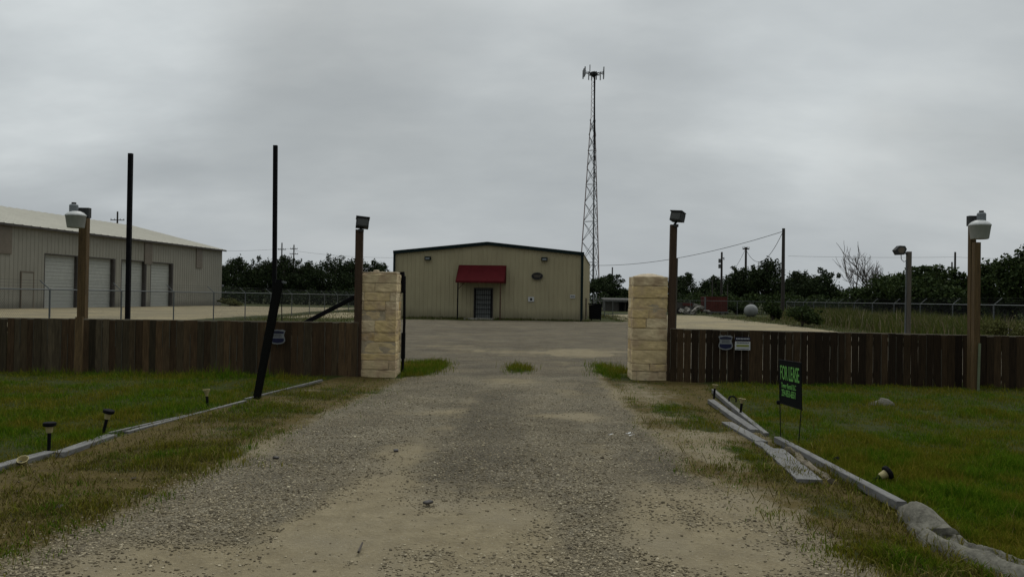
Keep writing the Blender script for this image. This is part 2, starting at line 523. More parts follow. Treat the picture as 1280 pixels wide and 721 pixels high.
def ground_mat():
    t = NT('mixed_ground')
    at = t.n('ShaderNodeAttribute', attribute_name='zone')
    at2 = t.n('ShaderNodeAttribute', attribute_name='pale')
    sep = t.n('ShaderNodeSeparateColor'); t.l(at.outputs['Color'], sep.inputs[0])
    wg, wd, wa = sep.outputs[0], sep.outputs[1], sep.outputs[2]
    ws = at.outputs['Alpha']
    sep2 = t.n('ShaderNodeSeparateColor'); t.l(at2.outputs['Color'], sep2.inputs[0])
    geo = t.n('ShaderNodeNewGeometry'); pos = geo.outputs['Position']
    n1 = t.noise(pos, 1.1, 5, .6); n2 = t.noise(pos, 5.0, 6, .65); n3 = t.noise(pos, 38.0, 3, .7); n4 = t.noise(pos, .22, 4, .55)
    # gravel
    vo = t.n('ShaderNodeTexVoronoi'); t.l(pos, vo.inputs['Vector']); vo.inputs['Scale'].default_value = 52
    vo2 = t.n('ShaderNodeTexVoronoi'); t.l(pos, vo2.inputs['Vector']); vo2.inputs['Scale'].default_value = 110
    sc1 = t.n('ShaderNodeSeparateColor'); t.l(vo.outputs['Color'], sc1.inputs[0])
    sc2 = t.n('ShaderNodeSeparateColor'); t.l(vo2.outputs['Color'], sc2.inputs[0])
    g1 = t.ramp(sc1.outputs[0], [(0, (.09, .082, .066)), (.35, (.17, .155, .125)), (.7, (.25, .232, .188)), (1, (.40, .375, .315))])
    g2 = t.ramp(sc2.outputs[1], [(0, (.085, .077, .06)), (.5, (.185, .168, .13)), (1, (.33, .31, .25))])
    gm = t.mix(t.maprange(sc1.outputs[1], .35, .6), g1, g2)
    gm = t.mix(t.math('MULTIPLY', sep2.outputs[1], .95), gm, t.mix(1.0, gm, (.70, .69, .70), 'MULTIPLY'))
    dust = t.maprange(t.noise(pos, .8, 5, .6), .42, .62, 0, .55)
    gm = t.mix(t.math('MULTIPLY', dust, t.math('SUBTRACT', 1.0, sep2.outputs[2])), gm, t.mix(.45, gm, (.185, .150, .092)))
    gm = t.mix(t.math('MULTIPLY', t.maprange(t.math('ADD', sep2.outputs[2], t.math('MULTIPLY', t.math('SUBTRACT', n2, .5), .9)), .25, .75), .65), gm, t.mix(1.0, gm, (.50, .49, .49), 'MULTIPLY'))
    patch = t.maprange(t.math('ADD', t.math('MULTIPLY', n1, .6), t.math('MULTIPLY', n4, .4)),   .36, .64, .62, 1.38, smooth=False)
    gm = t.mix(1.0, gm, patch, 'MULTIPLY')
    gm = t.mix(1.0, gm, (.80, .755, .65), 'MULTIPLY')
    # joints between stones: the low ground between them is fine dark grit
    grit = t.maprange(vo.outputs['Distance'], .012, .024)
    gm = t.mix(t.math('MULTIPLY', t.maprange(vo.outputs['Distance'], .35, .65), .55), gm, (.085, .075, .055))
    # compacted tan dirt with grit and a few pebbles
    dcol = t.ramp(t.math('ADD', t.math('MULTIPLY', n2, .6), t.math('MULTIPLY', n3, .4)), [(.3, (.125, .102, .062)), (.5, (.18, .15, .092)), (.72, (.25, .212, .135))])
    dcol = t.mix(t.maprange(n1, .4, .7, 0, .6), dcol, (.185, .16, .11))
    dcol = t.mix(t.math('MULTIPLY', t.maprange(sc2.outputs[0], .94, .97), .35), dcol, g1)
    pale = t.ramp(n2, [(.3, (0.1950, 0.1645, 0.0986)), (.7, (0.2775, 0.2345, 0.1421))])
    pale = t.mix(t.maprange(t.math('ADD', t.math('MULTIPLY', n4, .6), t.math('MULTIPLY', n1, .4)), .42, .6, 0, .75), pale, (0.1500, 0.1332, 0.0910))
    dcol = t.mix(sep2.outputs[0], dcol, pale)
    # soil under the grass, straw litter
    soil = t.ramp(n2, [(.3, (0.0174, 0.0223, 0.0040)), (.55, (0.0273, 0.0337, 0.0056)), (.8, (0.0422, 0.0436, 0.0083))])
    st = t.noise(t.mapping(pos, (1, 3.0, 1)), 30, 4, .75)
    straw = t.ramp(t.math('ADD', t.math('MULTIPLY', st, .5), t.math('MULTIPLY', n2, .5)), [(.32, (0.0370, 0.0277, 0.0074)), (.52, (0.0711, 0.0532, 0.0160)), (.72, (0.1112, 0.0820, 0.0279))])
    jn = t.math('MULTIPLY', t.math('SUBTRACT', t.math('ADD', t.math('MULTIPLY', n2, .6), t.math('MULTIPLY', n3, .4)), .5), 1.5)

    def fac(w): return t.maprange(t.math('ADD', w, jn), .26, .74)
    col = t.mix(fac(wg), dcol, gm)
    col = t.mix(fac(ws), col, straw)
    fa = fac(wa)
    far = t.mix(fac(t.math('MULTIPLY', ws, .8)), soil, t.ramp(n3, [(.3, (.026, .027, .008)), (.7, (.052, .046, .015))]))
    col = t.mix(fa, col, far)
    h = t.math('SUBTRACT', 1.0, vo.outputs['Distance'])
    hh = t.math('ADD', t.math('MULTIPLY', t.math('MULTIPLY', h, fac(wg)), .8), t.math('MULTIPLY', n3, .8))
    hh = t.math('ADD', hh, t.math('MULTIPLY', n2, .9))
    nrm = t.bump(hh, .8, .03)
    t.bsdf(col, .95, 0, nrm, .12)
    return t.m


M['ground'] = ground_mat()
qz = zones(cent[:, 0], cent[:, 1])
cx_, cy_ = cent[:, 0], cent[:, 1]
is_drive = (cy_ < 16) & (cy_ > 2) & (cx_ > drive_l(cy_)) & (cx_ < drive_r(cy_))
is_lot = (~is_drive) & (qz[4] > .5) & (cy_ < 62)
is_cal = (~is_drive) & (~is_lot) & (qz[5] > .5)
is_pal = (~is_drive) & (~is_lot) & (~is_cal) & (qz[6] > .5)
rest = ~(is_drive | is_lot | is_cal | is_pal)
for nm, mk, lb in (('ground', rest, 'green lawns and open ground on both sides of the driveway'),
                   ('driveway', is_drive, 'worn gravel driveway with tan dirt patches leading through the gate'),
                   ('gravel_lot', is_lot, 'grey gravel yard in front of the tan metal building'),
                   ('caliche_lot', is_cal, 'pale beige gravel lot beyond the dark board fence'),
                   ('pale_lot', is_pal, 'pale gravel apron in front of the long storage building')):
    q = quads[mk]
    u_, inv = np.unique(q, return_inverse=True)
    o = nmesh(nm, V[u_], [inv.reshape(q.shape)], M['ground'], attr={'zone': W[u_], 'pale': W2[u_]})
    o.data.polygons.foreach_set('use_smooth', np.ones(len(o.data.polygons), bool))
    tag(o, lb, nm.replace('_', ' '), kind='structure')

# ------------------------------------------------------------------ grass blades
def wedge(n, y0, y1, power, spread=.72):
    """ground points in front of the gate, denser close by"""
    t = rng.random(n)
    if abs(power - 1) < 1e-6: y = y0 * (y1 / y0) ** t
    else:
        k = 1 - power
        y = (y0 ** k + t * (y1 ** k - y0 ** k)) ** (1 / k)
    x = (rng.random(n) * 2 - 1) * (spread * y + 2.6)
    return x, y


def blades(name, x, y, hgt, wid, lean, colr, mat, z=None, seg=True):
    n = len(x)
    z = (gz(x, y) if z is None else z)
    a = rng.random(n) * 2 * np.pi
    dx, dy = np.cos(a), np.sin(a)
    b = rng.random(n) * 2 * np.pi
    lx, ly = np.cos(b) * lean, np.sin(b) * lean
    base = np.stack([x, y, z - .01], -1)
    side = np.stack([dx * wid, dy * wid, np.zeros(n)], -1)
    mid = base + np.stack([lx * hgt * .35, ly * hgt * .35, hgt * .6], -1)
    tip = base + np.stack([lx * hgt, ly * hgt, hgt * np.sqrt(np.clip(1.1 - lean ** 2, .08, 1))], -1)
    VV = np.stack([base - side, base + side, mid + side * .75, mid - side * .75, tip], 1).reshape(-1, 3)
    k = np.arange(n) * 5
    q = np.stack([k, k + 1, k + 2, k + 3], -1); tr = np.stack([k + 3, k + 2, k + 4], -1)
    cc = np.repeat(np.stack([colr, colr, colr, np.ones(n)], -1), 5, axis=0)
    return nmesh(name, VV, [q, tr], mat, attr={'dry': cc})


def grassmat():
    t = NT('grass_blades')
    g = t.n('ShaderNodeNewGeometry')
    at = t.n('ShaderNodeAttribute', attribute_name='dry')
    r = g.outputs['Random Per Island']
    big = t.noise(g.outputs['Position'], .9, 4, .6)
    big2 = t.noise(g.outputs['Position'], 3.5, 3, .6)
    ga = t.ramp(r, [(0, (0.0362, 0.0856, 0.0043)), (.45, (0.0624, 0.1259, 0.0065)), (.8, (0.0954, 0.1561, 0.0100)), (1, (0.1507, 0.1713, 0.0215))])
    gb = t.ramp(r, [(0, (0.0812, 0.0963, 0.0078)), (.5, (0.1218, 0.1266, 0.0114)), (1, (0.1972, 0.1569, 0.0272))])
    green = t.mix(t.maprange(t.math('ADD', t.math('MULTIPLY', big, .65), t.math('MULTIPLY', big2, .35)), .42, .57), ga, gb)
    dry = t.ramp(r, [(0, (0.0594, 0.0521, 0.0119)), (.6, (0.1069, 0.0941, 0.0250)), (1, (0.1822, 0.1596, 0.0536))])
    sep = t.n('ShaderNodeSeparateColor'); t.l(at.outputs['Color'], sep.inputs[0])
    col = t.mix(sep.outputs[0], green, dry)
    t.bsdf(col, 1.0, 0, None, .0, .22)
    return t.m


M['grass'] = grassmat()
x, y = wedge(1250000, 3.6, 16.0, 1.2)
zz = zones(x, y)
dens = np.clip(zz[2] * 1.0 + zz[3] * .16, 0, 1)
dens = dens * np.clip(.7 + .8 * vnoise(x, y, 6, 4), 0, 1)
keep = rng.random(len(x)) < dens
keep &= ~((y > 14.9) & (y < 15.5) & (np.abs(x) > 2.1))
x, y = x[keep][:560000], y[keep][:560000]
zz = zones(x, y)
dryp = np.clip(zz[3] * .8 - zz[2] * .35 + .10, 0, 1)
isdry = (rng.random(len(x)) < dryp).astype(float)
tall = .55 + .9 * vnoise(x, y, 1.1, 9)
lawnness = np.clip(zz[2], 0, 1)
h = (.032 + .05 * rng.random(len(x))) * tall * (.5 + .6 * lawnness)
h *= np.where((x > 2.5) & (y < 8.5), 1.3, 1.0) * (.75 + 1.1 * np.clip(vnoise(x, y, 4.3, 41) + .5 * (vnoise(x, y, 11, 42) - .5), 0, 1) ** 2)
near_post = np.exp(-((y - 14.8) / .45) ** 2) * (x < 0)
h *= 1 + 1.3 * near_post * rng.random(len(x))
ln = np.where(isdry > .5, .5 + .45 * rng.random(len(x)), .15 + .6 * rng.random(len(x)))
xs2, ys2 = wedge(26000, 4.2, 12.0, 1.6); z2 = zones(xs2, ys2)
k2 = rng.random(len(xs2)) < np.clip(z2[3] * (1 - z2[2]) * 1.2 * vnoise(xs2, ys2, 2.0, 33), 0, 1)
xs2, ys2 = xs2[k2], ys2[k2]
x = np.concatenate([x, xs2]); y = np.concatenate([y, ys2]); h = np.concatenate([h, .06 + .12 * rng.random(len(xs2))])
ln = np.concatenate([ln, .93 + .1 * rng.random(len(xs2))]); isdry = np.concatenate([isdry, np.ones(len(xs2))])
xs3, ys3 = wedge(30000, 4.3, 15.0, 1.4); z3 = zones(xs3, ys3)
k3 = rng.random(len(xs3)) < z3[2] * .34 * np.clip(vnoise(xs3, ys3, 1.6, 81) * 1.6 - .35, 0, 1)
k3 &= ~((ys3 > 14.7) & (ys3 < 15.5) & (np.abs(xs3) > 2.1)); xs3, ys3 = xs3[k3], ys3[k3]
x = np.concatenate([x, xs3]); y = np.concatenate([y, ys3]); h = np.concatenate([h, .07 + .12 * rng.random(len(xs3)) ** 1.5])
ln = np.concatenate([ln, .1 + .5 * rng.random(len(xs3))]); isdry = np.concatenate([isdry, (rng.random(len(xs3)) < .6).astype(float)])
o = blades('lawn_grass', x, y, h, .0022 + .0028 * rng.random(len(x)), ln, isdry, M['grass'])
tag(o, 'short green and straw-coloured grass of the lawns beside the driveway', 'grass', kind='stuff')

# ------------------------------------------------------------------ loose stones
ico = [(-.5257, .8507, 0), (.5257, .8507, 0), (-.5257, -.8507, 0), (.5257, -.8507, 0), (0, -.5257, .8507), (0, .5257, .8507), (0, -.5257, -.8507),
       (0, .5257, -.8507), (.8507, 0, -.5257), (.8507, 0, .5257), (-.8507, 0, -.5257), (-.8507, 0, .5257)]
icf = [(0, 11, 5), (0, 5, 1), (0, 1, 7), (0, 7, 10), (0, 10, 11), (1, 5, 9), (5, 11, 4), (11, 10, 2), (10, 7, 6), (7, 1, 8), (3, 9, 4), (3, 4, 2),
       (3, 2, 6), (3, 6, 8), (3, 8, 9), (4, 9, 5), (2, 4, 11), (6, 2, 10), (8, 6, 7), (9, 8, 1)]
x, y = wedge(300000, 3.6, 15.0, 1.9)
zz = zones(x, y)
dens = np.clip(np.clip(zz[0], 0, 1) ** .7 * (.35 + 1.0 * vnoise(x, y, 2.2, 12)) + .012 * zz[1] + .006, 0, 1) * (1 - np.clip(zz[2] * 1.5, 0, 1))
keep = rng.random(len(x)) < dens
x, y = x[keep][:110000], y[keep][:110000]
n = len(x)
r = .0036 + .0066 * rng.random(n) ** 1.5 + .007 * (rng.random(n) > .985)
base = np.array(ico)
jit = 1 + .35 * (rng.random((n, 12, 1)) - .5)
sq = np.stack([.8 + .6 * rng.random(n), .8 + .6 * rng.random(n), .45 + .35 * rng.random(n)], -1)[:, None, :]
ang = rng.random(n) * 6.283
pts = base[None] * jit * sq * r[:, None, None]
ca, sa = np.cos(ang)[:, None], np.sin(ang)[:, None]
px = pts[..., 0] * ca - pts[..., 1] * sa; py = pts[..., 0] * sa + pts[..., 1] * ca
VV = np.stack([px + x[:, None], py + y[:, None], pts[..., 2] + gz(x, y)[:, None] + (r * .22)[:, None]], -1).reshape(-1, 3)
FF = (np.array(icf)[None] + (np.arange(n) * 12)[:, None, None]).reshape(-1, 3)
M['pebble'] = island('gravel_stones', [(0, (0.0671, 0.0544, 0.0335)), (.3, (0.1342, 0.1121, 0.0716)), (.65, (0.2102, 0.1772, 0.1138)), (.92, (0.2952, 0.2514, 0.1673)), (1, (0.4204, 0.3709, 0.2609))], scale=60, var=.25, bump=0)
o = nmesh('loose_gravel', VV, [FF], M['pebble'])
tag(o, 'loose grey and cream gravel stones scattered over the driveway', 'gravel', kind='stuff')


# ------------------------------------------------------------------ leaf litter and twigs
x, y = wedge(5200, 4.2, 14.0, 1.6); zz = zones(x, y)
kk = rng.random(len(x)) < np.clip(zz[3] * (1 - zz[2]) * .5 + zz[1] * .07 + zz[0] * .035, 0, 1) * (.25 + vnoise(x, y, 2.6, 71))
x, y = x[kk], y[kk]; n = len(x)
L_ = .012 + .05 * rng.random(n) ** 2.5; wd = np.where(rng.random(n) < .5, .0025, .35 * L_ * .6)
a = rng.random(n) * 6.283; dx, dy = np.cos(a), np.sin(a); zz0 = gz(x, y) + .008 + .01 * rng.random(n)
cen = np.stack([x, y, zz0], -1); dd = np.stack([dx * L_, dy * L_, .25 * L_ * (rng.random(n) - .5)], -1); sd_ = np.stack([-dy * wd, dx * wd, .3 * wd], -1)
VV = np.stack([cen - dd, cen - dd * .1 + sd_, cen + dd, cen - dd * .1 - sd_], 1).reshape(-1, 3)
M['litter'] = island('dead_leaf_litter', [(0, (.02, .016, .011)), (.5, (.055, .042, .026)), (.85, (.13, .10, .06)), (1, (.26, .23, .17))], scale=30, var=.2, bump=0)
o = nmesh('leaf_litter', VV, [np.arange(n * 4).reshape(-1, 4)], M['litter'])
tag(o, 'dead leaves and twig bits lying along the driveway edges', 'litter', kind='stuff')


# ------------------------------------------------------------------ helpers for rough solids
def rough_box(mb, c, size, amp, seed, cuts=5, rot=None, rnd=.02):
    bm = bmesh.new()
    bmesh.ops.create_cube(bm, size=1.0)
    bmesh.ops.subdivide_edges(bm, edges=bm.edges, cuts=cuts, use_grid_fill=True)
    sx, sy, sz = size
    vs = []
    for v in bm.verts:
        p = Vector((v.co.x * sx, v.co.y * sy, v.co.z * sz))
        q = Vector((max(-sx / 2 + rnd, min(sx / 2 - rnd, p.x)), max(-sy / 2 + rnd, min(sy / 2 - rnd, p.y)), max(-sz / 2 + rnd, min(sz / 2 - rnd, p.z))))
        d = p - q
        nn = d.normalized() if d.length > 1e-6 else Vector((0, 0, 0))
        k = mnoise.noise(Vector((p.x * 9 + seed * 3.1, p.y * 9, p.z * 9 + seed))) + .6 * mnoise.noise(Vector((p.x * 25, p.y * 25 + seed, p.z * 25)))
        p = q + nn * (rnd + amp * k)
        if rot is not None: p = rot @ p
        vs.append(Vector(c) + p)
    bm.verts.index_update()
    fs = [tuple(v.index for v in f.verts) for f in bm.faces]
    bm.free()
    mb.add(vs, fs)


def stone_pillar(name, u0, u1, vb, H, courses, label, seed, capkind, dpt):
    rr = random.Random(seed)
    pb = G((u0 + u1) / 2, vb)
    Yf = pb.y
    x0 = P(u0, vb, Yf).x; x1 = P(u1, vb, Yf).x
    w = x1 - x0; cx = (x0 + x1) / 2; dp = dpt
    t = thing(name, (cx, Yf + dp / 2, 0), label, 'pillar', 'limestone gate pillars')
    core = MB().box((cx, Yf + dp / 2, H / 2 - .03), (w - .026, dp - .026, H - .02)); core.build('mortar_core', M['mortar'], t)
    st = MB(); z = -.05
    hs = courses; tot = sum(hs); 
    for k, hh in enumerate(hs):
        hh = hh / tot * (H + .05)
        mode = rr.choice([1, 1, 2, 2, 3]); g = .006
        ins = 0
        wx = w - ins
        if mode == 1: cutsx = [0, 1]
        elif mode == 2: a = rr.uniform(.25, .72); cutsx = [0, a, 1]
        else: cutsx = [0, rr.uniform(.12, .22), rr.uniform(.7, .85), 1]
        for i in range(len(cutsx) - 1):
            a, b = cutsx[i] * wx, cutsx[i + 1] * wx
            off = rr.uniform(-.008, .008)
            if i == 0: e0 = off
            else: e0 = g / 2
            ww = b - a - g
            cuts_y = [0, rr.uniform(.35, .65), 1] if rr.random() < .6 else [0, 1]
            for j in range(len(cuts_y) - 1):
                ya, yb = cuts_y[j] * dp, cuts_y[j + 1] * dp
                rough_box(st, (x0 + (a + b) / 2 + off * .6, Yf + (ya + yb) / 2 + rr.uniform(-.012, .01), z + hh / 2), (ww, yb - ya - g, hh - g), .009, seed * 10 + k * 3 + i + j * 7, cuts=6, rnd=.011)
        z += hh
    st.build('stone_block', M['stone'], t, smooth=False)
    cap = MB()
    if capkind == 'dome':
        nr, ns = 7, 24; vs = []
        for i in range(nr + 1):
            f = i / nr
            for k in range(ns):
                a = 2 * math.pi * k / ns
                ca, sa = math.cos(a), math.sin(a); m = max(abs(ca), abs(sa))
                rx = f * (w / 2 - .03) / (m ** .75)
                hz = .07 * (1 - f ** 2.2) + .012 * mnoise.noise(Vector((ca * f * 4, sa * f * 4, 3)))
                vs.append((cx + ca * rx, Yf + dp / 2 + sa * rx, H - .012 + hz))
        fs = [(i * ns + k, i * ns + (k + 1) % ns, (i + 1) * ns + (k + 1) % ns, (i + 1) * ns + k) for i in range(nr) for k in range(ns)]
        cap.add(vs, fs)
    else:
        rough_box(cap, (cx + .02, Yf + dp / 2 + .02, H + .018), (w - .08, dp - .06, .05), .012, seed + 50, cuts=6, rot=Matrix.Rotation(R(-1.4), 3, 'Y'), rnd=.015)
        rough_box(cap, (cx - .08, Yf + .3, H + .055), (.11, .08, .05), .012, seed + 51, cuts=3, rnd=.02)
    cap.build('mortar_cap', M['mortar'], t, smooth=True)
    return t


stone_pillar('stone_pillar', 446, 494, 470, 1.97, [60, 60, 45, 80, 60, 80, 65, 60, 60, 60, 62],
             'tan limestone gate pillar with a thin flat mortar cap, beside the black gate post', 3, 'flat', .74)
stone_pillar('stone_pillar', 789.5, 833.5, 476, 2.0, [75, 48, 85, 60, 75, 62, 58, 70, 75, 60],
             'tan limestone gate pillar with a rounded mortar top, beside the dark fence with two signs', 5, 'dome', .62)

# ------------------------------------------------------------------ board fences
def board_fence(p0, p1, top0, top1, mat_fn, label, railside):
    p0 = Vector(p0); p1 = Vector(p1)
    L = (p1 - p0).length; d = (p1 - p0).normalized(); nrm = Vector((-d.y, d.x, 0))
    if nrm.y < 0: nrm = -nrm
    t = thing('wooden_fence', (p0.x, p0.y, 0), label, 'fence', 'low board fences beside the gate')
    cl_mb = MB(); slots = []; lapped = 0
    s = 0.0; k = 0
    rot0 = math.atan2(d.y, d.x)
    while s < L:
        w = random.uniform(.118, .132)
        gap = (random.uniform(.003, .009) if random.random() > .12 else random.uniform(.008, .012)) if p0.x > 0 else random.uniform(.001, .004)
        c = p0 + d * (s + w / 2)
        hh = top0 + (top1 - top0) * (s / L) + random.uniform(-.016, .012)
        jy = random.uniform(-.006, .006)
        rot = Matrix.Rotation(rot0 + random.uniform(-.11, .11), 3, 'Z') @ Matrix.Rotation(random.uniform(-.006, .006), 3, 'Y')
        mk = mat_fn(s / L)
        lap = -.019 * (k % 2) * lapped
        jy += lap
        cl_mb.box((c.x + nrm.x * jy, c.y + nrm.y * jy, hh / 2 - .03), (w, .018, hh + .06), rot)
        slots += [mk] * 6
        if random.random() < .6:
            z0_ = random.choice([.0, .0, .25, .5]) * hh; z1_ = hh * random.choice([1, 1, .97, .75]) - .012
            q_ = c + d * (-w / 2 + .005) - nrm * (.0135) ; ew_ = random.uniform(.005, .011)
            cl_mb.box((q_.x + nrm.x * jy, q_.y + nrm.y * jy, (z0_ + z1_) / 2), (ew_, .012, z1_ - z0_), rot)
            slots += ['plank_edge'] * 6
        s += w + gap; k += 1
    o = cl_mb.build('plank_cladding', None, t)
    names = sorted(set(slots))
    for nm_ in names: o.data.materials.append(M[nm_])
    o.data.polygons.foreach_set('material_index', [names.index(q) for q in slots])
    for zz in (.22, .80):
        MB().beam(p0 + nrm * .035 + Vector((0, 0, zz)), p1 + nrm * .035 + Vector((0, 0, zz)), .04, .09).build('rail', M['rail'], t)
    MB().beam(p0 + nrm * .045 + Vector((0, 0, top0 - .03)), p1 + nrm * .045 + Vector((0, 0, top1 - .03)), .05, .085).build('top_rail', M['rail'], t)
    n = int(L / 2.4)
    for i in range(n + 1):
        q = p0 + d * (L * i / n) + nrm * .12
        MB().box((q.x, q.y, .43), (.09, .09, .9)).build('post', M['post_dark'], t)
    return t


fl0 = G(445, 471); fl1 = G(-260, 455.5)
board_fence((fl0.x, 15.35, 0), (-19.5, 14.86, 0), 1.02, .99, lambda f: 'plank_red' if f < .42 and random.random() < .85 - f else 'plank_grey',
            'low brown vertical board fence behind the lawn on the storage building side', 1)
board_fence((3.02, 15.2, 0), (19.2, 13.6, 0), 1.0, .956, lambda f: 'plank',
            'low dark board fence behind the lawn with two security signs', 1)


# ------------------------------------------------------------------ yard lights
def yard_lens(mb, c, w, h, k):
    """open prismatic bowl: wide square-ish rim on top, narrower below"""
    n = 20
    prof = [(w * .22, h * .56), (w * .38, h * .47), (w * .5, h * .33), (w * .505, h * .26), (w * .485, h * .25), (w * .40, -h * .44), (w * .36, -h * .47), (0.0, -h * .47)]
    vs = []
    for r_, z_ in prof:
        for i in range(n):
            a = 2 * math.pi * i / n
            vs.append((c[0] + math.cos(a) * r_, c[1] + math.sin(a) * r_, c[2] + z_))
    fs = [(i * n + j, i * n + (j + 1) % n, (i + 1) * n + (j + 1) % n, (i + 1) * n + j) for i in range(len(prof) - 1) for j in range(n)]
    mb.add(vs, fs)


def yard_light(base_u, base_v, Yp, lens, house, box, label, side):
    b = G(base_u, base_v)
    t = thing('yard_light', (b.x, Yp, 0), label, 'yard light', 'yard lights on wooden posts')
    sx = 1 / F
    lc = P((lens[0] + lens[1]) / 2, (lens[2] + lens[3]) / 2, Yp - .12)
    w = (lens[1] - lens[0]) * Yp / F; h = (lens[3] - lens[2]) * Yp / F
    mb = MB(); yard_lens(mb, lc, w, h, 0); mb.build('lamp_lens', M['lens'], t, smooth=True)
    hc = P((house[0] + house[1]) / 2, (house[2] + house[3]) / 2, Yp - .12)
    hw = (house[1] - house[0]) * Yp / F; hh = (house[3] - house[2]) * Yp / F
    mb = MB()
    mb.tube([hc - Vector((0, 0, hh / 2 + .03)), hc + Vector((0, 0, hh * .38)), hc + Vector((0, 0, hh * .5))], [hw * .5, hw * .5, hw * .40], 14)
    ho = mb.build('lamp_housing', M['lampgrey'], t, smooth=False)
    MB().tube([hc + Vector((0, 0, hh * .5)), hc + Vector((0, 0, hh * .5 + .035))], hw * .26, 10).build('photocell', M['lampbracket'], ho)
    bc = P((box[0] + box[1]) / 2, (box[2] + box[3]) / 2, Yp)
    bw = (box[1] - box[0]) * Yp / F; bh = (box[3] - box[2]) * Yp / F
    mb = MB().box(bc, (bw, .10, bh)); mb.beam(bc + Vector((0, -.04, .03)), hc + Vector((0, 0, -.02)), .05, .05)
    mb.build('mounting_bracket', M['lampbracket'], t)
    return t, bc


t, bc = yard_light(97, 462, 15.12, (82.5, 107, 265.5, 285.5), (87, 97.5, 255.5, 267), (99, 112.5, 260, 272.5),
                   'yard light with white lens on a leaning wooden post before the long storage building', -1)
MB().beam((P(102.5, 420, 15.5).x, 15.5, 0), P(105.8, 266, 15.5), .155, .12).build('post', M['post_wood'], t)
fp = G(97, 462)
MB().beam((P(95.5, 462, 14.75).x, 14.8, -.05), P(99.5, 396, 14.92), .135, .05).build('stake', M['post_wood'], t)
t, bc = yard_light(1218, 483, 14.25, (1212, 1237.5, 277, 299.5), (1221.5, 1232, 266, 279), (1210, 1220, 270, 282.5),
                   'yard light with white lens on a double wooden post before the weedy chain-link fence', 1)
MB().beam((P(1219, 480, 14.02).x, 14.02, -.05), P(1220.6, 303, 14.05), .105, .09).build('post', M['post_wood'], t)
MB().beam((P(1214, 440, 14.42).x, 14.42, 0), P(1215.2, 281, 14.42), .10, .09).build('rear_post', M['post_wood'], t)
MB().tube([(P(1222.5, 488, 13.9).x + .03, 13.95, -.05), P(1224.5, 429, 13.98)], .022, 10).build('conduit', M['conduit'], t)

# ------------------------------------------------------------------ flood lights on posts beside the pillars
def flood(base_u, Yp, top_u, top_v, head, label, wpx, mat, extra=None, turn=0):
    bx = P(base_u, 470, Yp).x
    t = thing('flood_light', (bx, Yp, 0), label, 'flood light', 'flood lights on posts beside the pillars')
    top = P(top_u, top_v, Yp)
    MB().beam((bx, Yp, -.05), top, wpx * Yp / F, .10).build('post', M[mat], t)
    if extra: extra(t)
    hc = P((head[0] + head[1]) / 2, (head[2] + head[3]) / 2, Yp - .02)
    w = (head[1] - head[0]) * Yp / F; h = (head[3] - head[2]) * Yp / F
    rot = Matrix.Rotation(R(turn), 3, 'Z') @ Matrix.Rotation(R(-14), 3, 'X') @ Matrix.Rotation(R(5), 3, 'Y')
    mb = MB(); mb.box(hc, (w * .92, .15, h * .9), rot)
    for i in range(5):
        mb.box(hc + rot @ Vector((-.4 * w + .2 * w * i, .085, 0)), (.012, .05, h * .8), rot)
    mb.box(hc + rot @ Vector((0, -.01, h * .48)), (w, .19, .018), rot)
    head_o = mb.build('flood_head', M['lampbracket'], t)
    MB().box(hc + rot @ Vector((0, -.079, -.005)), (w * .76, .012, h * .66), rot).build('flood_lens', M['lampdark'], head_o)
    m2 = MB(); m2.tube([top + Vector((0, 0, -.02)), hc - Vector((0, 0, h * .35))], .022, 8)
    m2.box(top + Vector((.035, -.03, -.02)), (.09, .09, .05))
    m2.build('swivel_bracket', M['lampbracket'], t)


flood(446.5, 15.42, 449.5, 287, (444.5, 461.5, 272.5, 285.5), 'flood light on a reddish post between the brown fence and the flat-topped pillar', 9, 'post_dark', None, 14)


def second(t):
    MB().beam((P(841.5, 420, 15.48).x, 15.48, 0), P(844.6, 323, 15.48), .075, .09).build('rear_post', M['pole_grey'], t)


flood(837.5, 15.35, 842, 281, (838.5, 855, 265, 277.5), 'flood light on a double post between the round-topped pillar and the dark fence', 8.2, 'post_dark', second, -38)

# black gate post on the pillar's gate side
bx = P(503.5, 466, 16.05)
t = thing('gate_post', (bx.x, 16.05, 0), 'black steel gate post with a hinge box standing against the flat-topped pillar', 'gate post')
MB().tube([(bx.x - .01, 16.05, -.05), (bx.x + .012, 16.05, 1.0), (bx.x, 16.05, 1.95)], .028, 10).build('post', M['black'], t)
c = P(503.5, 353, 16.05); m = MB(); m.beam(c + Vector((-.03, 0, .21)), c + Vector((.01, 0, -.21)), .115, .12, .10, .10, upv=(0, 1, 0), bev=.015); m.build('hinge_box', M['black'], t)
c = P(504, 432, 16.05); MB().box(c, (.075, .09, .52)).build('latch_box', M['black'], t)

# tall black poles and the leaning board
def at_pole(ut, vt, ub, Yp):
    return P(ut, vt, Yp), (P(ub, 400, Yp).x, Yp, -.05)


for (ut, vt, ub, Yp, wpx, lb) in ((163.3, 192, 159.6, 17.0, 5.2, 'tall bare black steel pole behind the fence, in front of the garage doors'),
                                  (344.3, 182, 343.6, 16.0, 5.0, 'tall bare black steel pole behind the fence that the black board leans on')):
    a, b = at_pole(ut, vt, ub, Yp)
    w = wpx * Yp / F
    m = MB(); m.beam(b, a, w, w, bev=.008)
    o = m.build('steel_pole', M['black'], origin=b)
    tag(o, lb, 'pole', 'tall black poles behind the board fence')
    cp = MB()
b0 = G(320, 500); b0 = Vector((b0.x, b0.y, -.04)); b1 = P(348.2, 356, 15.75)
t = thing('leaning_board', (b0.x, b0.y, 0), 'black tarred board leaning over the brown fence onto the tall pole', 'board')
m = MB(); bm_ = b0.lerp(b1, .62); m.beam(b0, bm_, .092, .06, .15, .065, upv=(0, 1, 0)); m.build('board', M['blackwood'], t)
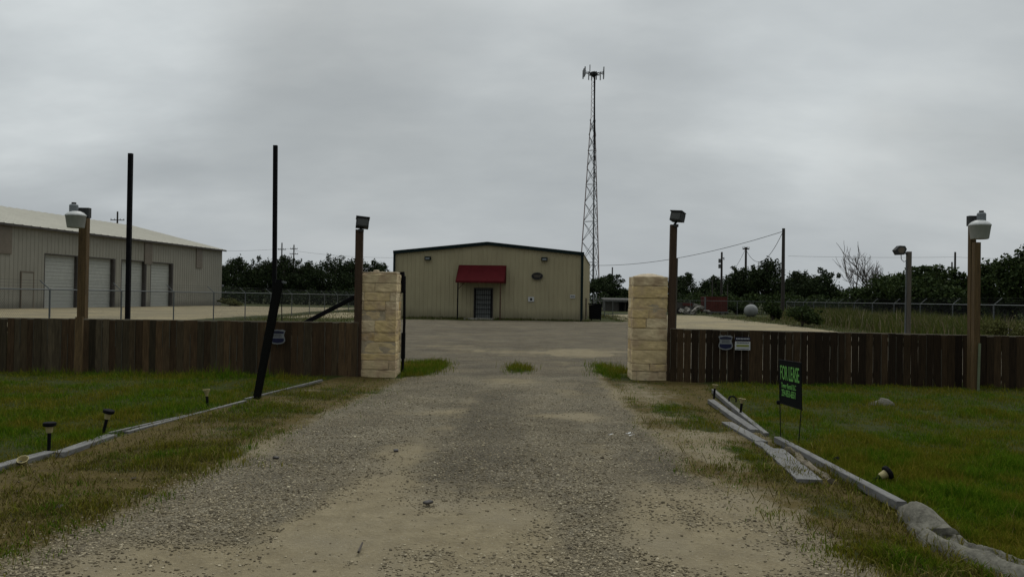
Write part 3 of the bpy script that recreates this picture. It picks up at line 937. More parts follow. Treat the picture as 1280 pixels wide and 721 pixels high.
m = MB(); m.beam(bm_, b1 + Vector((0, 0, .04)), .15, .065, .17, .07, upv=(0, 1, 0)); 
m.build('upper_board', M['blackwood'], t)
c = P(352.5, 353.5, 15.72)
m = MB(); m.box(c + Vector((-.03, 0, 0)), (.10, .09, .06)); m.tube([c + Vector((-.09, .02, -.03)), c + Vector((-.09, .02, .06))], .05, 8); m.build('clamp', M['black'], t)
MB().box(c + Vector((.045, -.02, .01)), (.085, .07, .035), Matrix.Rotation(R(8), 3, 'Y')).build('clamp_plate', M['galv'], t)
m = MB(); pp = [P(352, 356, 15.6), P(353, 372, 15.6), P(352, 385, 15.6), P(352.6, 403, 15.55)]; m.tube(pp, .009, 6)
o = m.build('hanging_cable', M['cable'], origin=pp[-1]); tag(o, 'thin black cable hanging from the clamp above the shield sign', 'cable')
a = P(444, 371, 15.85); b = P(381, 403.5, 15.85); d = (b - a); b = a + d * (1.0 * (a.z + .0) / (a.z - b.z))
m = MB(); m.beam(a, b, .065, .085, bev=.01); o = m.build('brace_bar', M['black'], origin=b)
tag(o, 'black bar sloping down behind the fence from the reddish flood light post', 'brace bar')

# ------------------------------------------------------------------ signs on the fences
def shield_pts(w, h):
    half = [(0, .5), (.16, .46), (.30, .5), (.5, .40), (.44, .26), (.41, .08), (.47, -.10), (.5, -.26), (.42, -.40), (.22, -.48), (0, -.5)]
    pts = [(x * w, z * h) for x, z in half]
    return pts + [(-x, z) for x, z in reversed(pts[1:-1])]


def shield_sign(u, v, Yp, w, h, label):
    c = P(u, v, Yp)
    t = thing('security_sign', c, label, 'sign', 'shield signs on the board fences')
    pl = lambda sc_, y: [c + Vector((x * sc_, y, z * sc_)) for x, z in shield_pts(w, h)]
    MB().poly(pl(1, 0), .006, (0, -1, 0)).build('plate', M['silver'], t)
    hi = [p for p in shield_pts(w * .86, h * .86)]
    def clip(z0, z1):
        # part of the shield between two heights
        out = []
        for s_ in (1, -1):
            pr = sorted([(z, abs(x)) for x, z in hi if x * s_ >= 0])
            zs = [a for a, b in pr]; xs = [b for a, b in pr]
            row = [(s_ * float(np.interp(z, zs, xs)), z) for z in np.linspace(z0, z1, 9)]
            out += row if s_ == 1 else row[::-1]
        return [c + Vector((x, -.0065, z)) for x, z in out]
    MB().poly(clip(-h * .43, -h * .10), .002, (0, -1, 0)).build('lower_field', M['navy'], t)
    MB().poly(clip(h * .22, h * .40), .002, (0, -1, 0)).build('upper_field', M['navy'], t)
    m = MB()
    for k in range(5):
        m.box(c + Vector((-w * .24 + k * w * .12, -.0095, h * .30)), (w * .07, .002, h * .055))
    m.build('lettering', M['lampbracket'], t); m = MB()
    for zz, ww in ((.14, .52), (.02, .56)):
        for k in range(6):
            m.box(c + Vector((-ww * w / 2 + (k + .5) * ww * w / 6, -.0075, h * zz)), (ww * w / 6 * .7, .002, h * .055))
    m.build('lettering', M['lampbracket'], t)


shield_sign(346.8, 420.8, 15.20, .30, .28, 'worn shield-shaped security sign beside the leaning black board')
shield_sign(907, 428, 15.02, .27, .275, 'shield-shaped security sign beside the white notice on the dark fence')
c = P(928.3, 429, 15.0); w, h = .285, .235
t = thing('notice_sign', c, 'rectangular white notice with a blue heading beside the shield sign', 'sign')
MB().box(c + Vector((0, 0, -.045)), (w, .006, h * .68)).build('plate', M['white'], t)
MB().box(c + Vector((0, 0, .085)), (w, .006, h * .24)).build('heading_strip', M['navy'], t)
m = MB()
for k in range(9):
    m.box(c + Vector((-w * .40 + k * w * .1, -.005, .085)), (w * .06, .003, h * .10))
m.build('heading_lettering', M['white'], t)
m = MB()
for k in range(8): m.box(c + Vector((-w * .36 + k * w * .103, -.005, .012)), (w * .075, .003, h * .07))
m.build('lettering', M['navy'], t); m = MB()
for k in range(11): m.box(c + Vector((-w * .38 + k * w * .076, -.005, -.105)), (w * .05, .003, h * .045))
m.build('lettering', M['navy'], t)
MB().box(c + Vector((0, -.005, -.045)), (w * .82, .003, h * .17)).build('colour_band', M['yellowgreen'], t)


# ------------------------------------------------------------------ lettering
def text_mesh(body, size, bold=0.0, sx=1.0):
    cu = bpy.data.curves.new('txt', 'FONT'); cu.body = body; cu.size = size; cu.extrude = .0015
    cu.offset = bold; cu.align_x = 'CENTER'; cu.align_y = 'CENTER'; cu.resolution_u = 3
    ob = bpy.data.objects.new('txt', cu); C.objects.link(ob)
    dg = bpy.context.evaluated_depsgraph_get()
    me = bpy.data.meshes.new_from_object(ob.evaluated_get(dg))
    bpy.data.objects.remove(ob); bpy.data.curves.remove(cu)
    return me


# FOR LEASE sign
tl = P(974.0, 449.5, 9.05); bl = P(974.4, 503, 9.05); tr = P(1001.6, 453.5, 8.45); br = P(1002.4, 511.8, 8.45)
lg0 = G(976, 553); lg1 = G(997.3, 562)
cen = (tl + bl + tr + br) / 4
t = thing('lease_sign', (lg0.x, lg0.y, 0), 'black lease sign with green lettering on thin wire legs', 'sign')
ex = ((tr - tl) + (br - bl)).normalized(); ez = ((tl - bl) + (tr - br)).normalized(); en = ex.cross(ez).normalized(); ez = en.cross(ex)
if en.dot(EYE - cen) < 0: en = -en
pw = ((tr - tl).length + (br - bl).length) / 2; ph = ((tl - bl).length + (tr - br).length) / 2
rot = Matrix((ex, -en, ez)).transposed()
pan = MB(); pan.box(cen, (pw, .008, ph), rot); pan = pan.build('panel', M['signblack'], t)
for body, size, zf, bold, wd in (('FOR LEASE', .225, .20, .0015, .84), ('Tower Rental LLC', .080, -.075, .0005, .66), ('254-853-6551', .105, -.245, .001, .62)):
    me = text_mesh(body, size, bold)
    vs = np.array([v.co[:] for v in me.vertices])
    wcur = vs[:, 0].max() - vs[:, 0].min()
    k = wd * pw / wcur
    xo = {'FOR LEASE': 0.0}.get(body, -.05 * pw)
    for v in me.vertices:
        q = cen + ex * (v.co.x * k + xo) + ez * (v.co.y * 1.0 + zf * ph) + en * (.0056 + v.co.z)
        v.co = q - wloc(t)
    me.materials.append(M['signgreen'])
    o = bpy.data.objects.new('lettering', me); C.objects.link(o); o.parent = t
for g0, top in ((lg0, bl.lerp(br, .02)), (lg1, bl.lerp(br, .97))):
    MB().tube([(g0.x, g0.y, -.05), top, top + ez * ph * .98], .0055, 6).build('leg', M['black'], t)
m = MB(); m.tube([bl - ex * .015, br + ex * .01], .0065, 6); m.build('wire_frame', M['black'], t); m = MB(); m.tube([tl - ex * .01, tr + ex * .01], .0065, 6); m.build('wire_frame', M['black'], t)
m = MB(); c0 = bl - ex * .02; rough_box(m, c0, (.05, .03, .05), .004, 2, cuts=2); m.build('knot', M['black'], t)


# ------------------------------------------------------------------ solar path lights
def lathe(mb, p, d, prof, n=14):
    d = Vector(d).normalized(); a = Vector((1, 0, 0)) if abs(d.x) < .8 else Vector((0, 1, 0))
    r = d.cross(a).normalized(); u2 = d.cross(r)
    vs = []
    for rr_, zz_ in prof:
        for k in range(n):
            an = 2 * math.pi * k / n
            vs.append(Vector(p) + d * zz_ + (r * math.cos(an) + u2 * math.sin(an)) * rr_)
    fs = [(i * n + k, i * n + (k + 1) % n, (i + 1) * n + (k + 1) % n, (i + 1) * n + k) for i in range(len(prof) - 1) for k in range(n)]
    mb.add(vs, fs)


def path_light(bu, bv, tu, tv, label, cap=True, lens=True, Yt=None, base_z=0.0, name='path_light'):
    b = G(bu, bv); b = Vector((b.x, b.y, base_z))
    tp = P(tu, tv, b.y if Yt is None else Yt)
    d = (tp - b); L = d.length; d.normalize()
    t = thing(name, b, label, 'path light', 'solar path lights along the lawn edging')
    ls = L * (.68 if cap else .68) if lens else L
    m = MB(); m.tube([b - d * .04, b + d * ls], [.015, .017], 10); m.build('stake', M['black'], t)
    if lens:
        m = MB(); q = b + d * ls; lh = L - ls - (.035 if cap else 0)
        if cap: lathe(m, q, d, [(0, -.002), (.026, 0), (.031, lh * .5), (.036, lh), (0, lh + .002)])
        else: lathe(m, q, d, [(0, -.004), (.016, 0), (.02, lh * .25), (.048, lh), (.043, lh), (.014, lh * .3), (0, lh * .28)])
        m.build('lens', M['cream'], t, smooth=False)
    if cap:
        m = MB(); q = b + d * (L - .035)
        lathe(m, q, d, [(0, -.004), (.050, -.002), (.058, .006), (.058, .030), (.048, .036), (0, .038)])
        m.build('cap', M['black'], t)


path_light(61, 568, 62, 527.5, 'upright black capped path light nearest the white plastic lens on the timber edging')
path_light(127.5, 547, 136.5, 512, 'leaning black capped path light at the end of a timber by the driveway lawn')
path_light(260, 513, 258, 486.5, 'black path light stake with open cream lens near the leaning black board', cap=False)
path_light(892.5, 500, 894, 480.5, 'black path light stake with cream lens at the far timber edging under the notice signs', cap=False, base_z=.06)
path_light(925.5, 522, 927.8, 498, 'black path light stake with small cream lens standing on the doubled timbers', cap=False, base_z=.06)
path_light(1074, 610, 1112, 589, 'fallen capped path light with cream lens lying beside the long grey timber', Yt=6.75)
path_light(1026, 583, 1047.5, 572, 'broken lensless black path light stake lying in the grass by the long timber', cap=False, lens=False, Yt=7.42)
# detached lens on the left timber
g0 = G(29, 583); t = None
m = MB(); c = Vector((g0.x, g0.y, .045))
lathe(m, c, (0.1, -.5, .8), [(0, -.03), (.030, -.028), (.034, .0), (.05, .03), (.044, .03), (.026, -.015), (0, -.018)], 9)
o = m.build('fallen_lens', M['cream'], origin=c); tag(o, 'loose cream plastic lamp lens lying on the timber edging', 'lamp lens')
# wire loop
c = G(915.5, 508); m = MB()
m.tube([Vector((c.x, c.y, 0)) + Vector((math.cos(a) * .055, math.sin(a) * .02, .10 + math.sin(a) * .05)) for a in np.linspace(-.6, 3.9, 14)], .013, 6)
o = m.build('cable_loop', M['cable'], origin=(c.x, c.y, 0)); tag(o, 'black cable loop standing up between the doubled timbers', 'cable')


# ------------------------------------------------------------------ landscape timbers
def timber(pa, pb, w, h, label, mat='timber', za=0, zb=0, tilt=0, seed=1, name='landscape_timber', lie=None):
    """beam lying on the ground between two points, worn edges"""
    a = G(*pa); b = G(*pb)
    a = Vector((a.x, a.y, h / 2 + za)); b = Vector((b.x, b.y, h / 2 + zb))
    d = (b - a); L = d.length; d.normalize()
    r = d.cross(Vector((0, 0, 1))).normalized(); u2 = r.cross(d)
    if tilt:
        r2 = r * math.cos(tilt) + u2 * math.sin(tilt); u2 = r2.cross(d); r = r2
    n = max(4, int(L / .12)); bev = min(w, h) * .08
    prof = [(-w / 2 + bev, -h / 2), (w / 2 - bev, -h / 2), (w / 2, -h / 2 + bev), (w / 2, h / 2 - bev), (w / 2 - bev, h / 2), (0, h / 2), (-w / 2 + bev, h / 2), (-w / 2, h / 2 - bev), (-w / 2, -h / 2 + bev)]
    k = len(prof); vs = []
    for i in range(n + 1):
        f = i / n; c = a + d * (L * f)
        bow = .006 * math.sin(f * 3.1 + seed) * L * .3
        for j, (px_, pz_) in enumerate(prof):
            nn = mnoise.noise(Vector((f * L * 3 + seed * 5, px_ * 20, pz_ * 20 + seed)))
            e = 1 + .05 * nn * (1 if 0 < i < n else 1.5)
            vs.append(c + r * (px_ * e + bow) + u2 * (pz_ * (1 + .06 * nn)) + d * (.02 * mnoise.noise(Vector((px_ * 30, pz_ * 30, seed + i))) if i in (0, n) else 0))
    fs = [(i * k + j, i * k + (j + 1) % k, (i + 1) * k + (j + 1) % k, (i + 1) * k + j) for i in range(n) for j in range(k)]
    fs += [tuple(reversed(range(k))), tuple(range(n * k, n * k + k))]
    o = MB().add(vs, fs).build(name, M[mat], origin=a)
    return tag(o, label, 'timber', 'landscape timbers edging the lawns')


timber((-70, 607), (63, 570), .12, .05, 'grey timber edging under the cream lens and upright capped light', seed=1)
timber((72, 571.5), (140, 548), .115, .05, 'grey timber edging ending at the leaning capped path light', seed=2)
timber((136, 547), (232, 523.5), .035, .05, 'thin rear edging rail behind the split timbers by the driveway lawn', seed=3, za=.01)
timber((158, 544), (306, 504), .055, .045, 'long thin grey timber edging below the open cream path light', seed=4)
timber((306, 501), (402, 476.5), .035, .035, 'thin pale edging rail passing behind the foot of the leaning black board', seed=5)
timber((888.5, 504), (944, 543), .10, .06, 'grey timber carrying the small-lens path light, front of the doubled pair', seed=6)
timber((892, 492.5), (957.5, 548), .06, .065, 'weathered rail timber behind the doubled pair near the dark fence', seed=7, za=.02)
timber((909, 532), (952, 557), .13, .05, 'half buried pale plank lying on the driveway side of the doubled timbers', seed=8)
timber((946, 556), (966, 568), .10, .045, 'short sunken grey timber end before the wide plank', seed=9)
timber((966, 566), (1012, 609), .21, .05, 'wide grey plank with a sawn end beside the gravel driveway', seed=10, zb=.02)
timber((971, 557), (1128, 645), .075, .07, 'longest grey timber running past the fallen path light', seed=11, za=.03, zb=.04)
g0, g1 = G(985, 566), G(1038, 610)
m = MB(); pts = [Vector((g0.x, g0.y, .03)).lerp(Vector((g1.x, g1.y, .03)), f) + Vector((.03 * math.sin(f * 9), 0, .015 * math.sin(f * 13))) for f in np.linspace(0, 1, 12)]
m.tube(pts, [.045 + .014 * math.sin(i * 2.3) for i in range(12)], 9)
o = m.build('rotten_log', M['log'], origin=pts[0]); tag(o, 'crumbling brown log between the wide plank and the longest timber', 'log')

# grey ground fabric: an arched flap, then an open trough
path = [(1133, 646), (1150, 660), (1170, 676), (1205, 692), (1245, 704), (1295, 724), (1350, 746)]
pp = [G(*q) for q in path]; fine_p = []
for i in range(len(pp) - 1):
    for f in np.linspace(0, 1, 10, endpoint=False): fine_p.append(pp[i].lerp(pp[i + 1], f))
fine_p = [sum((fine_p[max(0, min(len(fine_p) - 1, i + k))] for k in range(-4, 5)), Vector((0, 0, 0))) / 9 for i in range(len(fine_p))]
gq = [0, .10, .22, .34, .46, .58, .70, .80, .88, .94, 1]
hump_x = [-.17, -.15, -.12, -.08, -.03, .02, .06, .085, .10, .11, .115]; hump_z = [-.03, .03, .085, .125, .148, .150, .13, .10, .06, .02, -.03]
tro_x = [-.18, -.155, -.12, -.085, -.06, -.02, .03, .075, .095, .105, .12]; tro_z = [-.03, .03, .068, .082, .06, .022, .016, .035, .062, .055, -.03]
m = MB(); vs = []; n = 30
for i, p in enumerate(fine_p):
    f = i / (len(fine_p) - 1)
    d = (fine_p[min(i + 1, len(fine_p) - 1)] - fine_p[max(i - 1, 0)]).normalized(); r = d.cross(Vector((0, 0, 1))).normalized()
    if r.y < 0: r = -r
    op = float(sstep(.16, .36, np.array(f))); grow_ = min(1, .62 + f * 3.0)
    for k in range(n):
        g = k / (n - 1)
        x_ = np.interp(g, gq, hump_x) * (1 - op) + np.interp(g, gq, tro_x) * op
        z_ = np.interp(g, gq, hump_z) * (1 - op) + np.interp(g, gq, tro_z) * op
        cr_ = .020 * mnoise.noise(Vector((i * .16, g * 3.0, 1))) + .009 * mnoise.noise(Vector((i * .45, g * 7, 5))) + .005 * mnoise.noise(Vector((i * 1.1, g * 17, 9)))
        vs.append(p + r * float(x_ * grow_ + cr_ * .6) + Vector((0, 0, float(z_ * grow_) + cr_ * (1 if 0 < k < n - 1 else 0))))
fs = [(i * n + k, i * n + k + 1, (i + 1) * n + k + 1, (i + 1) * n + k) for i in range(len(fine_p) - 1) for k in range(n - 1)]
fs.append(tuple(range(n)))
m.add(vs, fs)
o = m.build('ground_fabric', M['fabric'], origin=pp[0], smooth=True); tag(o, 'grey crumpled ground fabric, arched then torn open, at the end of the longest timber', 'ground fabric')
md = o.modifiers.new('thick', 'SOLIDIFY'); md.thickness = .007

# rock, litter, sticks
def pebble(name, c, size, mat, label, cat, seed, group=None):
    m = MB(); rough_box(m, c, size, min(size) * .10, seed, cuts=5, rot=Matrix.Rotation(seed, 3, 'Z'), rnd=min(size) * .45)
    o = m.build(name, M[mat], origin=c, smooth=True); return tag(o, label, cat, group)


c = G(1099, 506); m = MB(); vs = []; ns = 18
for i in range(7):
    f = i / 6
    for k in range(ns):
        a = 2 * math.pi * k / ns; w_ = 1 + .22 * mnoise.noise(Vector((math.cos(a) * 1.3, math.sin(a) * 1.3, 4)))
        vs.append((c.x + math.cos(a) * .24 * f * w_, c.y + math.sin(a) * .16 * f * w_, .105 * (1 - f ** 2.6) * (1 + .3 * math.cos(a + .5)) + .012 * mnoise.noise(Vector((math.cos(a) * f * 5, math.sin(a) * f * 5, 1))) - .02))
m.add(vs, [(i * ns + k, i * ns + (k + 1) % ns, (i + 1) * ns + (k + 1) % ns, (i + 1) * ns + k) for i in range(6) for k in range(ns)])
o = m.build('rock', M['rock'], origin=(c.x, c.y, 0)); tag(o, 'pale rock lying in the grass before the dark fence', 'rock')
c = G(778, 546)
m = MB(); vs = []; nn = 7
for i in range(nn):
    for k in range(4):
        vs.append((c.x - .17 + .34 * i / (nn - 1), c.y - .12 + .2 * k / 3 + .1 * i / nn, .012 + .02 * mnoise.noise(Vector((i * .9, k * 1.3, 2))) + .012))
m.add(vs, [(i * 4 + k, i * 4 + k + 1, i * 4 + k + 5, i * 4 + k + 4) for i in range(nn - 1) for k in range(3)])
o = m.build('paper_scrap', M['white'], origin=c); o.modifiers.new('thick', 'SOLIDIFY').thickness = .003
tag(o, 'crumpled white paper scrap on the gravel before the round-topped pillar', 'litter')
for u, v, sz, lb in ((495, 563, .05, 'dark clod on the gravel in the middle of the driveway'), (535, 628, .05, 'dark clod beside the tan dirt patch of the driveway'),
                     (74, 634, .055, 'dark clod in the dry grass at the driveway edge'), (345, 572, .04, 'small dark clod at the gravel edge near the grass')):
    c = G(u, v); pebble('dirt_clod', (c.x, c.y, .004), (sz * 1.5, sz, sz * .45), 'jamb', lb, 'clod', u, 'dark clods on the driveway')
g0, g1 = G(448, 692), G(453, 681); m = MB(); m.tube([Vector((g0.x, g0.y, .012)), Vector((g1.x, g1.y, .016))], [.008, .006], 6)
o = m.build('stick', M['bark'], origin=g0); tag(o, 'short dark stick lying on the tan dirt of the driveway', 'stick')
g0, g1 = G(1150, 633), P(1176, 617, 6.4); m = MB(); m.tube([Vector((g0.x, g0.y, .02)), g0.lerp(g1, .5) + Vector((0, 0, .01)), g1], [.006, .005, .004], 6)
o = m.build('stick', M['barebark'], origin=g0); tag(o, 'pale thin stick rising from the grass above the torn fabric', 'stick')


# ------------------------------------------------------------------ front metal building
Yc = 55.0; ang = R(7.0)
cr = Vector((P(727.5, 380, Yc).x, Yc, 0))
fdir = Vector((math.cos(ang), -math.sin(ang), 0))     # left to right along the front
ddir = Vector((math.sin(ang), math.cos(ang), 0))      # into the depth
Lw = 13.25; Dp = 19.0; EV = 4.62; PK = 5.30
cl = cr - fdir * Lw


def FW(s, z, out=0.0): return cl + fdir * s + Vector((0, 0, z)) - ddir * out


tb = thing('metal_building', cl, 'tan metal building with a dark green roof edge and a red awning over its door', 'building')


def eave(s): return EV + (PK - EV) * (1 - abs(s / (Lw / 2) - 1))


def ribbed(mb, origin, along, outn, L, htop, z0=0.0, pitch=.305, depth=.022):
    """one folded sheet with raised ribs"""
    prof = []; s = 0.0
    while s < L - 1e-6:
        for ds, dz in ((0, 0), (.22, 0), (.245, 1), (.285, 1), (.305, 0)):
            if ds == 0 or s + ds <= L:
                prof.append((min(L, s + ds), dz * depth))
        s += pitch
    prof.append((L, 0))
    out = []
    for a in prof:
        if not out or a[0] - out[-1][0] > 1e-4: out.append(a)
    vs = []
    for s_, o_ in out:
        p = Vector(origin) + Vector(along) * s_ + Vector(outn) * o_
        vs.append(p + Vector((0, 0, z0))); vs.append(p + Vector((0, 0, htop(s_))))
    fs = [(2 * i, 2 * i + 2, 2 * i + 3, 2 * i + 1) for i in range(len(out) - 1)]
    mb.add(vs, fs)


# front wall, cut round the door
S0, S1, DH = 5.80, 6.98, 2.12
m = MB()
ribbed(m, cl, fdir, -ddir, S0 - .08, eave)
ribbed(m, cl + fdir * (S1 + .08), fdir, -ddir, Lw - S1 - .08, lambda s: eave(s + S1 + .08))
ribbed(m, cl + fdir * (S0 - .08), fdir, -ddir, S1 - S0 + .16, lambda s: eave(s + S0 - .08), z0=DH + .08)
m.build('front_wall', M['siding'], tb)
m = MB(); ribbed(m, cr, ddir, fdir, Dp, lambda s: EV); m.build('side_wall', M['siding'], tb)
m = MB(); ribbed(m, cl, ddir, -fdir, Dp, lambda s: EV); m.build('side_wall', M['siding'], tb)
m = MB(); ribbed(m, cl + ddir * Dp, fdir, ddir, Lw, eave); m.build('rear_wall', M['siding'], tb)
m = MB()
rl0 = FW(-.08, EV + .05, .06); rk0 = FW(Lw / 2, PK + .06, .06); rr0 = FW(Lw + .08, EV + .05, .06)
for a, b in ((rl0, rk0), (rk0, rr0)):
    m.add([a, b, b + ddir * (Dp + .1), a + ddir * (Dp + .1), a - Vector((0, 0, .03)), b - Vector((0, 0, .03)), b + ddir * (Dp + .1) - Vector((0, 0, .03)), a + ddir * (Dp + .1) - Vector((0, 0, .03))],
          [(0, 1, 2, 3), (7, 6, 5, 4), (0, 4, 5, 1), (1, 5, 6, 2), (2, 6, 7, 3), (3, 7, 4, 0)])
m.build('roof', M['roofmetal'], tb)
m = MB()
m.beam(FW(-.10, EV + .0, .10), FW(Lw / 2, PK + .0, .10), .10, .235); m.beam(FW(Lw / 2, PK + .0, .10), FW(Lw + .10, EV + .0, .10), .10, .235)
m.build('rake_trim', M['trim'], tb)
m = MB(); m.box(FW(-.02, EV / 2 - .08, .075), (.13, .10, EV), Matrix.Rotation(-ang, 3, 'Z')); m.build('corner_trim', M['trim'], tb)
m = MB(); m.box(FW(Lw - .02, EV / 2 - .08, .075), (.17, .10, EV), Matrix.Rotation(-ang, 3, 'Z')); m.build('corner_trim', M['trim'], tb)
rz = Matrix.Rotation(-ang, 3, 'Z')
m = MB()
for s_ in (S0 - .045, S1 + .045): m.box(FW(s_, DH / 2, .0), (.085, .16, DH), rz)
m.box(FW((S0 + S1) / 2, DH + .04, .0), (S1 - S0 + .18, .17, .08), rz)
m.build('door_frame', M['jamb'], tb)
dr = MB().box(FW((S0 + S1) / 2, DH / 2, -.03), (S1 - S0, .05, DH), rz).build('door', M['doorgrey'], tb)
m = MB()
for k in range(8): m.box(FW(S0 + .06 + k * (S1 - S0 - .12) / 7, DH / 2, .10), (.022, .022, DH - .06), rz)
for k in range(7): m.box(FW((S0 + S1) / 2, .06 + k * (DH - .12) / 6, .10), (S1 - S0 - .02, .03, .035), rz)
for s_ in (S0 + .02, S1 - .02): m.box(FW(s_, DH / 2, .10), (.06, .04, DH), rz)
m.build('security_grille', M['black'], dr)
m = MB(); m.box(FW(S0 + .12, 1.02, .14), (.05, .06, .13), rz); m.build('handle', M['galv'], dr)
m = MB(); m.box(FW((S0 + S1) / 2 - .25, .05, .35), (2.0, .7, .1), rz); m.build('doorstep', M['concrete'], tb)
# awning
A0, A1, AZ1, AZ0, AO = 4.62, 7.98, 3.78, 2.66, 1.15
aw = MB()
nA = 14; nB = 8; vs = []
for j in range(nB + 1):
    g = j / nB
    for i in range(nA + 1):
        s_ = A0 + (A1 - A0) * i / nA
        z_ = AZ1 + (AZ0 - AZ1) * g; sag = .03 * math.sin(math.pi * g) * (1 + .4 * math.cos(i * math.pi / 3.5))
        vs.append(FW(s_, z_ - sag * .6, .05 + AO * g - sag))
fs = [(j * (nA + 1) + i, j * (nA + 1) + i + 1, (j + 1) * (nA + 1) + i + 1, (j + 1) * (nA + 1) + i) for j in range(nB) for i in range(nA)]
aw.add(vs, fs)
# valance and cheeks
aw.add([FW(A0, AZ0, .05 + AO), FW(A1, AZ0, .05 + AO), FW(A1, AZ0 - .13, .06 + AO), FW(A0, AZ0 - .13, .06 + AO)], [(0, 1, 2, 3)])
for s_ in (A0, A1): aw.add([FW(s_, AZ1, .05), FW(s_, AZ0, .05 + AO), FW(s_, AZ0 - .13, .06 + AO), FW(s_, AZ0 - .13, .05)], [(0, 1, 2, 3)])
awo = aw.build('awning', M['awning'], tb)
for s_, mt in ((A0 + .16, 'black'), (A1 - .25, 'rust')):
    MB().tube([FW(s_, -.02, AO - .02), FW(s_, AZ0 - .02, AO - .02)], .045, 8).build('awning_post', M[mt], awo)
m = MB(); m.tube([FW(A0 + .16, 2.05, AO - .02), FW(A0 + .62, 2.55, AO - .02)], .025, 6); m.tube([FW(A0 + .02, 2.57, AO + .02), FW(A1 - .02, 2.57, AO + .02)], .028, 6)
m.build('awning_bracket', M['rust'], awo)
for u, v in ((535.5, 322.3), (681, 324.2)):
    s_ = (u - 493) / 234.5 * Lw; z_ = CAMH + (372 + (u - 640) * .0157 - v) * .0556
    m = MB(); m.box(FW(s_, z_, .12), (.42, .17, .25), rz); w_ = m.build('wall_light', M['trim'], tb)
    m = MB(); m.box(FW(s_, z_ - .02, .21), (.28, .02, .13), rz); m.build('lens', M['lampgrey'], w_)
# wall conduit on the visible side
q = cr + ddir * 7 + fdir * .08; MB().tube([q, q + Vector((0, 0, 1.6))], .06, 8).build('conduit', M['panelbrown'], tb)


def on_wall(u, v):
    s_ = (u - 493) / 234.5 * Lw; return s_, CAMH + (372 + (u - 640) * .0157 - v) * .0556


s_, z_ = on_wall(672.5, 345.3)
c = FW(s_, z_, .09)
t = thing('oval_sign', c, 'dark oval sign on the tan wall below the wall lamp farther from the awning', 'sign')
m = MB(); m.poly([c + fdir * (math.cos(a) * .40) + Vector((0, 0, math.sin(a) * .26)) for a in np.linspace(0, 2 * math.pi, 36, endpoint=False)], .05, -ddir); m.build('board', M['jamb'], t)
m = MB()
ov = [c - ddir * .052 + fdir * (math.cos(a) * .355) + Vector((0, 0, math.sin(a) * .215)) for a in np.linspace(0, 2 * math.pi, 36, endpoint=False)]
m.poly(ov, .004, -ddir); m.build('face', M['dark'], t)
m = MB()
for k in range(6): m.box(c - ddir * .058 + fdir * (-.22 + k * .088) + Vector((0, 0, .045)), (.06, .004, .07), rz)
m.build('lettering', M['panelbrown'], t); m = MB()
for k in range(5): m.box(c - ddir * .058 + fdir * (-.16 + k * .08) + Vector((0, 0, -.065)), (.05, .004, .05), rz)
m.build('lettering', M['panelbrown'], t)
for (u, v, w, h, lb, kind) in ((665.3, 374, .42, .32, 'small white notice with a dark emblem on the tan wall', 0), (716, 370.5, .34, .22, 'small pale notice with a black bar near the building corner', 1)):
    s_, z_ = on_wall(u, v); c = FW(s_, z_, .05)
    t = thing('wall_notice', c, lb, 'sign', 'small notices on the tan wall')
    MB().box(c, (w, .012, h), rz).build('plate', M['white'], t)
    m = MB()
    if kind == 0: m.poly([c - ddir * .007 + fdir * (math.cos(a) * .08) + Vector((0, 0, math.sin(a) * .10)) for a in np.linspace(0, 6.283, 12, endpoint=False)], .004, -ddir)
    else: m.box(c - ddir * .008 + Vector((0, 0, 0)), (w * .8, .004, h * .30), rz)
    m.build('emblem', M['dark'], t)

# black bin beside the building
q = cr + ddir * 3.2 + fdir * 0.85
t = thing('waste_bin', (q.x, q.y, 0), 'black waste container beside the corner of the tan building', 'waste container')
m = MB(); m.beam((q.x, q.y, .08), (q.x, q.y, 1.12), .78, .9, .86, 1.0, upv=(0, 1, 0), bev=.03); bo = m.build('body', M['black'], t)
m = MB(); m.box((q.x, q.y, 1.17), (.92, 1.06, .09), Matrix.Rotation(R(3), 3, 'Y')); m.build('lid', M['black'], t)
for dx in (-.32, .32): MB().tube([(q.x + dx, q.y - .3, .08), (q.x + dx + .05, q.y - .3, .08)], .08, 10).build('wheel', M['dark'], t)

# ------------------------------------------------------------------ long storage building
A = Vector((-36.3, 100, 0)); dB = Vector((-.1398, -.9902, 0)); nB_ = Vector((-.9902, .1398, 0))    # towards the viewer / away
LB = 58.0; WB = 24.2; EB = 6.98; KB = 9.84
ts = thing('storage_building', A, 'long pale storage building with four white roller doors and low pitched roof', 'building')
doors = [(30.9, 26.6), (25.6, 21.4), (20.2, 16.2), (15.2, 11.2), (44.2, 40.0), (49.5, 45.3)]
DT = 4.75
m = MB(); cur = 0.0
segs = []
for d1, d0 in sorted(doors, key=lambda q: q[1]):
    segs.append((cur, d0, 0)); segs.append((d0, d1, DT)); cur = d1
segs.append((cur, LB, 0))
for a, b, z0 in segs:
    ribbed(m, A + dB * a, dB, -nB_, b - a, lambda s: EB, z0=z0, pitch=.46, depth=.022)
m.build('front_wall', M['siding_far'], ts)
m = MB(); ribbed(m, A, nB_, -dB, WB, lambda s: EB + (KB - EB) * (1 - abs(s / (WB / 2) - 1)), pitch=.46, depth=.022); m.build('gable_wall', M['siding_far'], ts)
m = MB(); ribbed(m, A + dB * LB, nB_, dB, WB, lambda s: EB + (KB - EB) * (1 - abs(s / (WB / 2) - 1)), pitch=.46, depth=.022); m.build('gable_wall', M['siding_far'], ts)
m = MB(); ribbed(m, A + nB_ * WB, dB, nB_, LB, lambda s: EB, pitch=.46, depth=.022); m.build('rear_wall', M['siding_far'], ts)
m = MB()
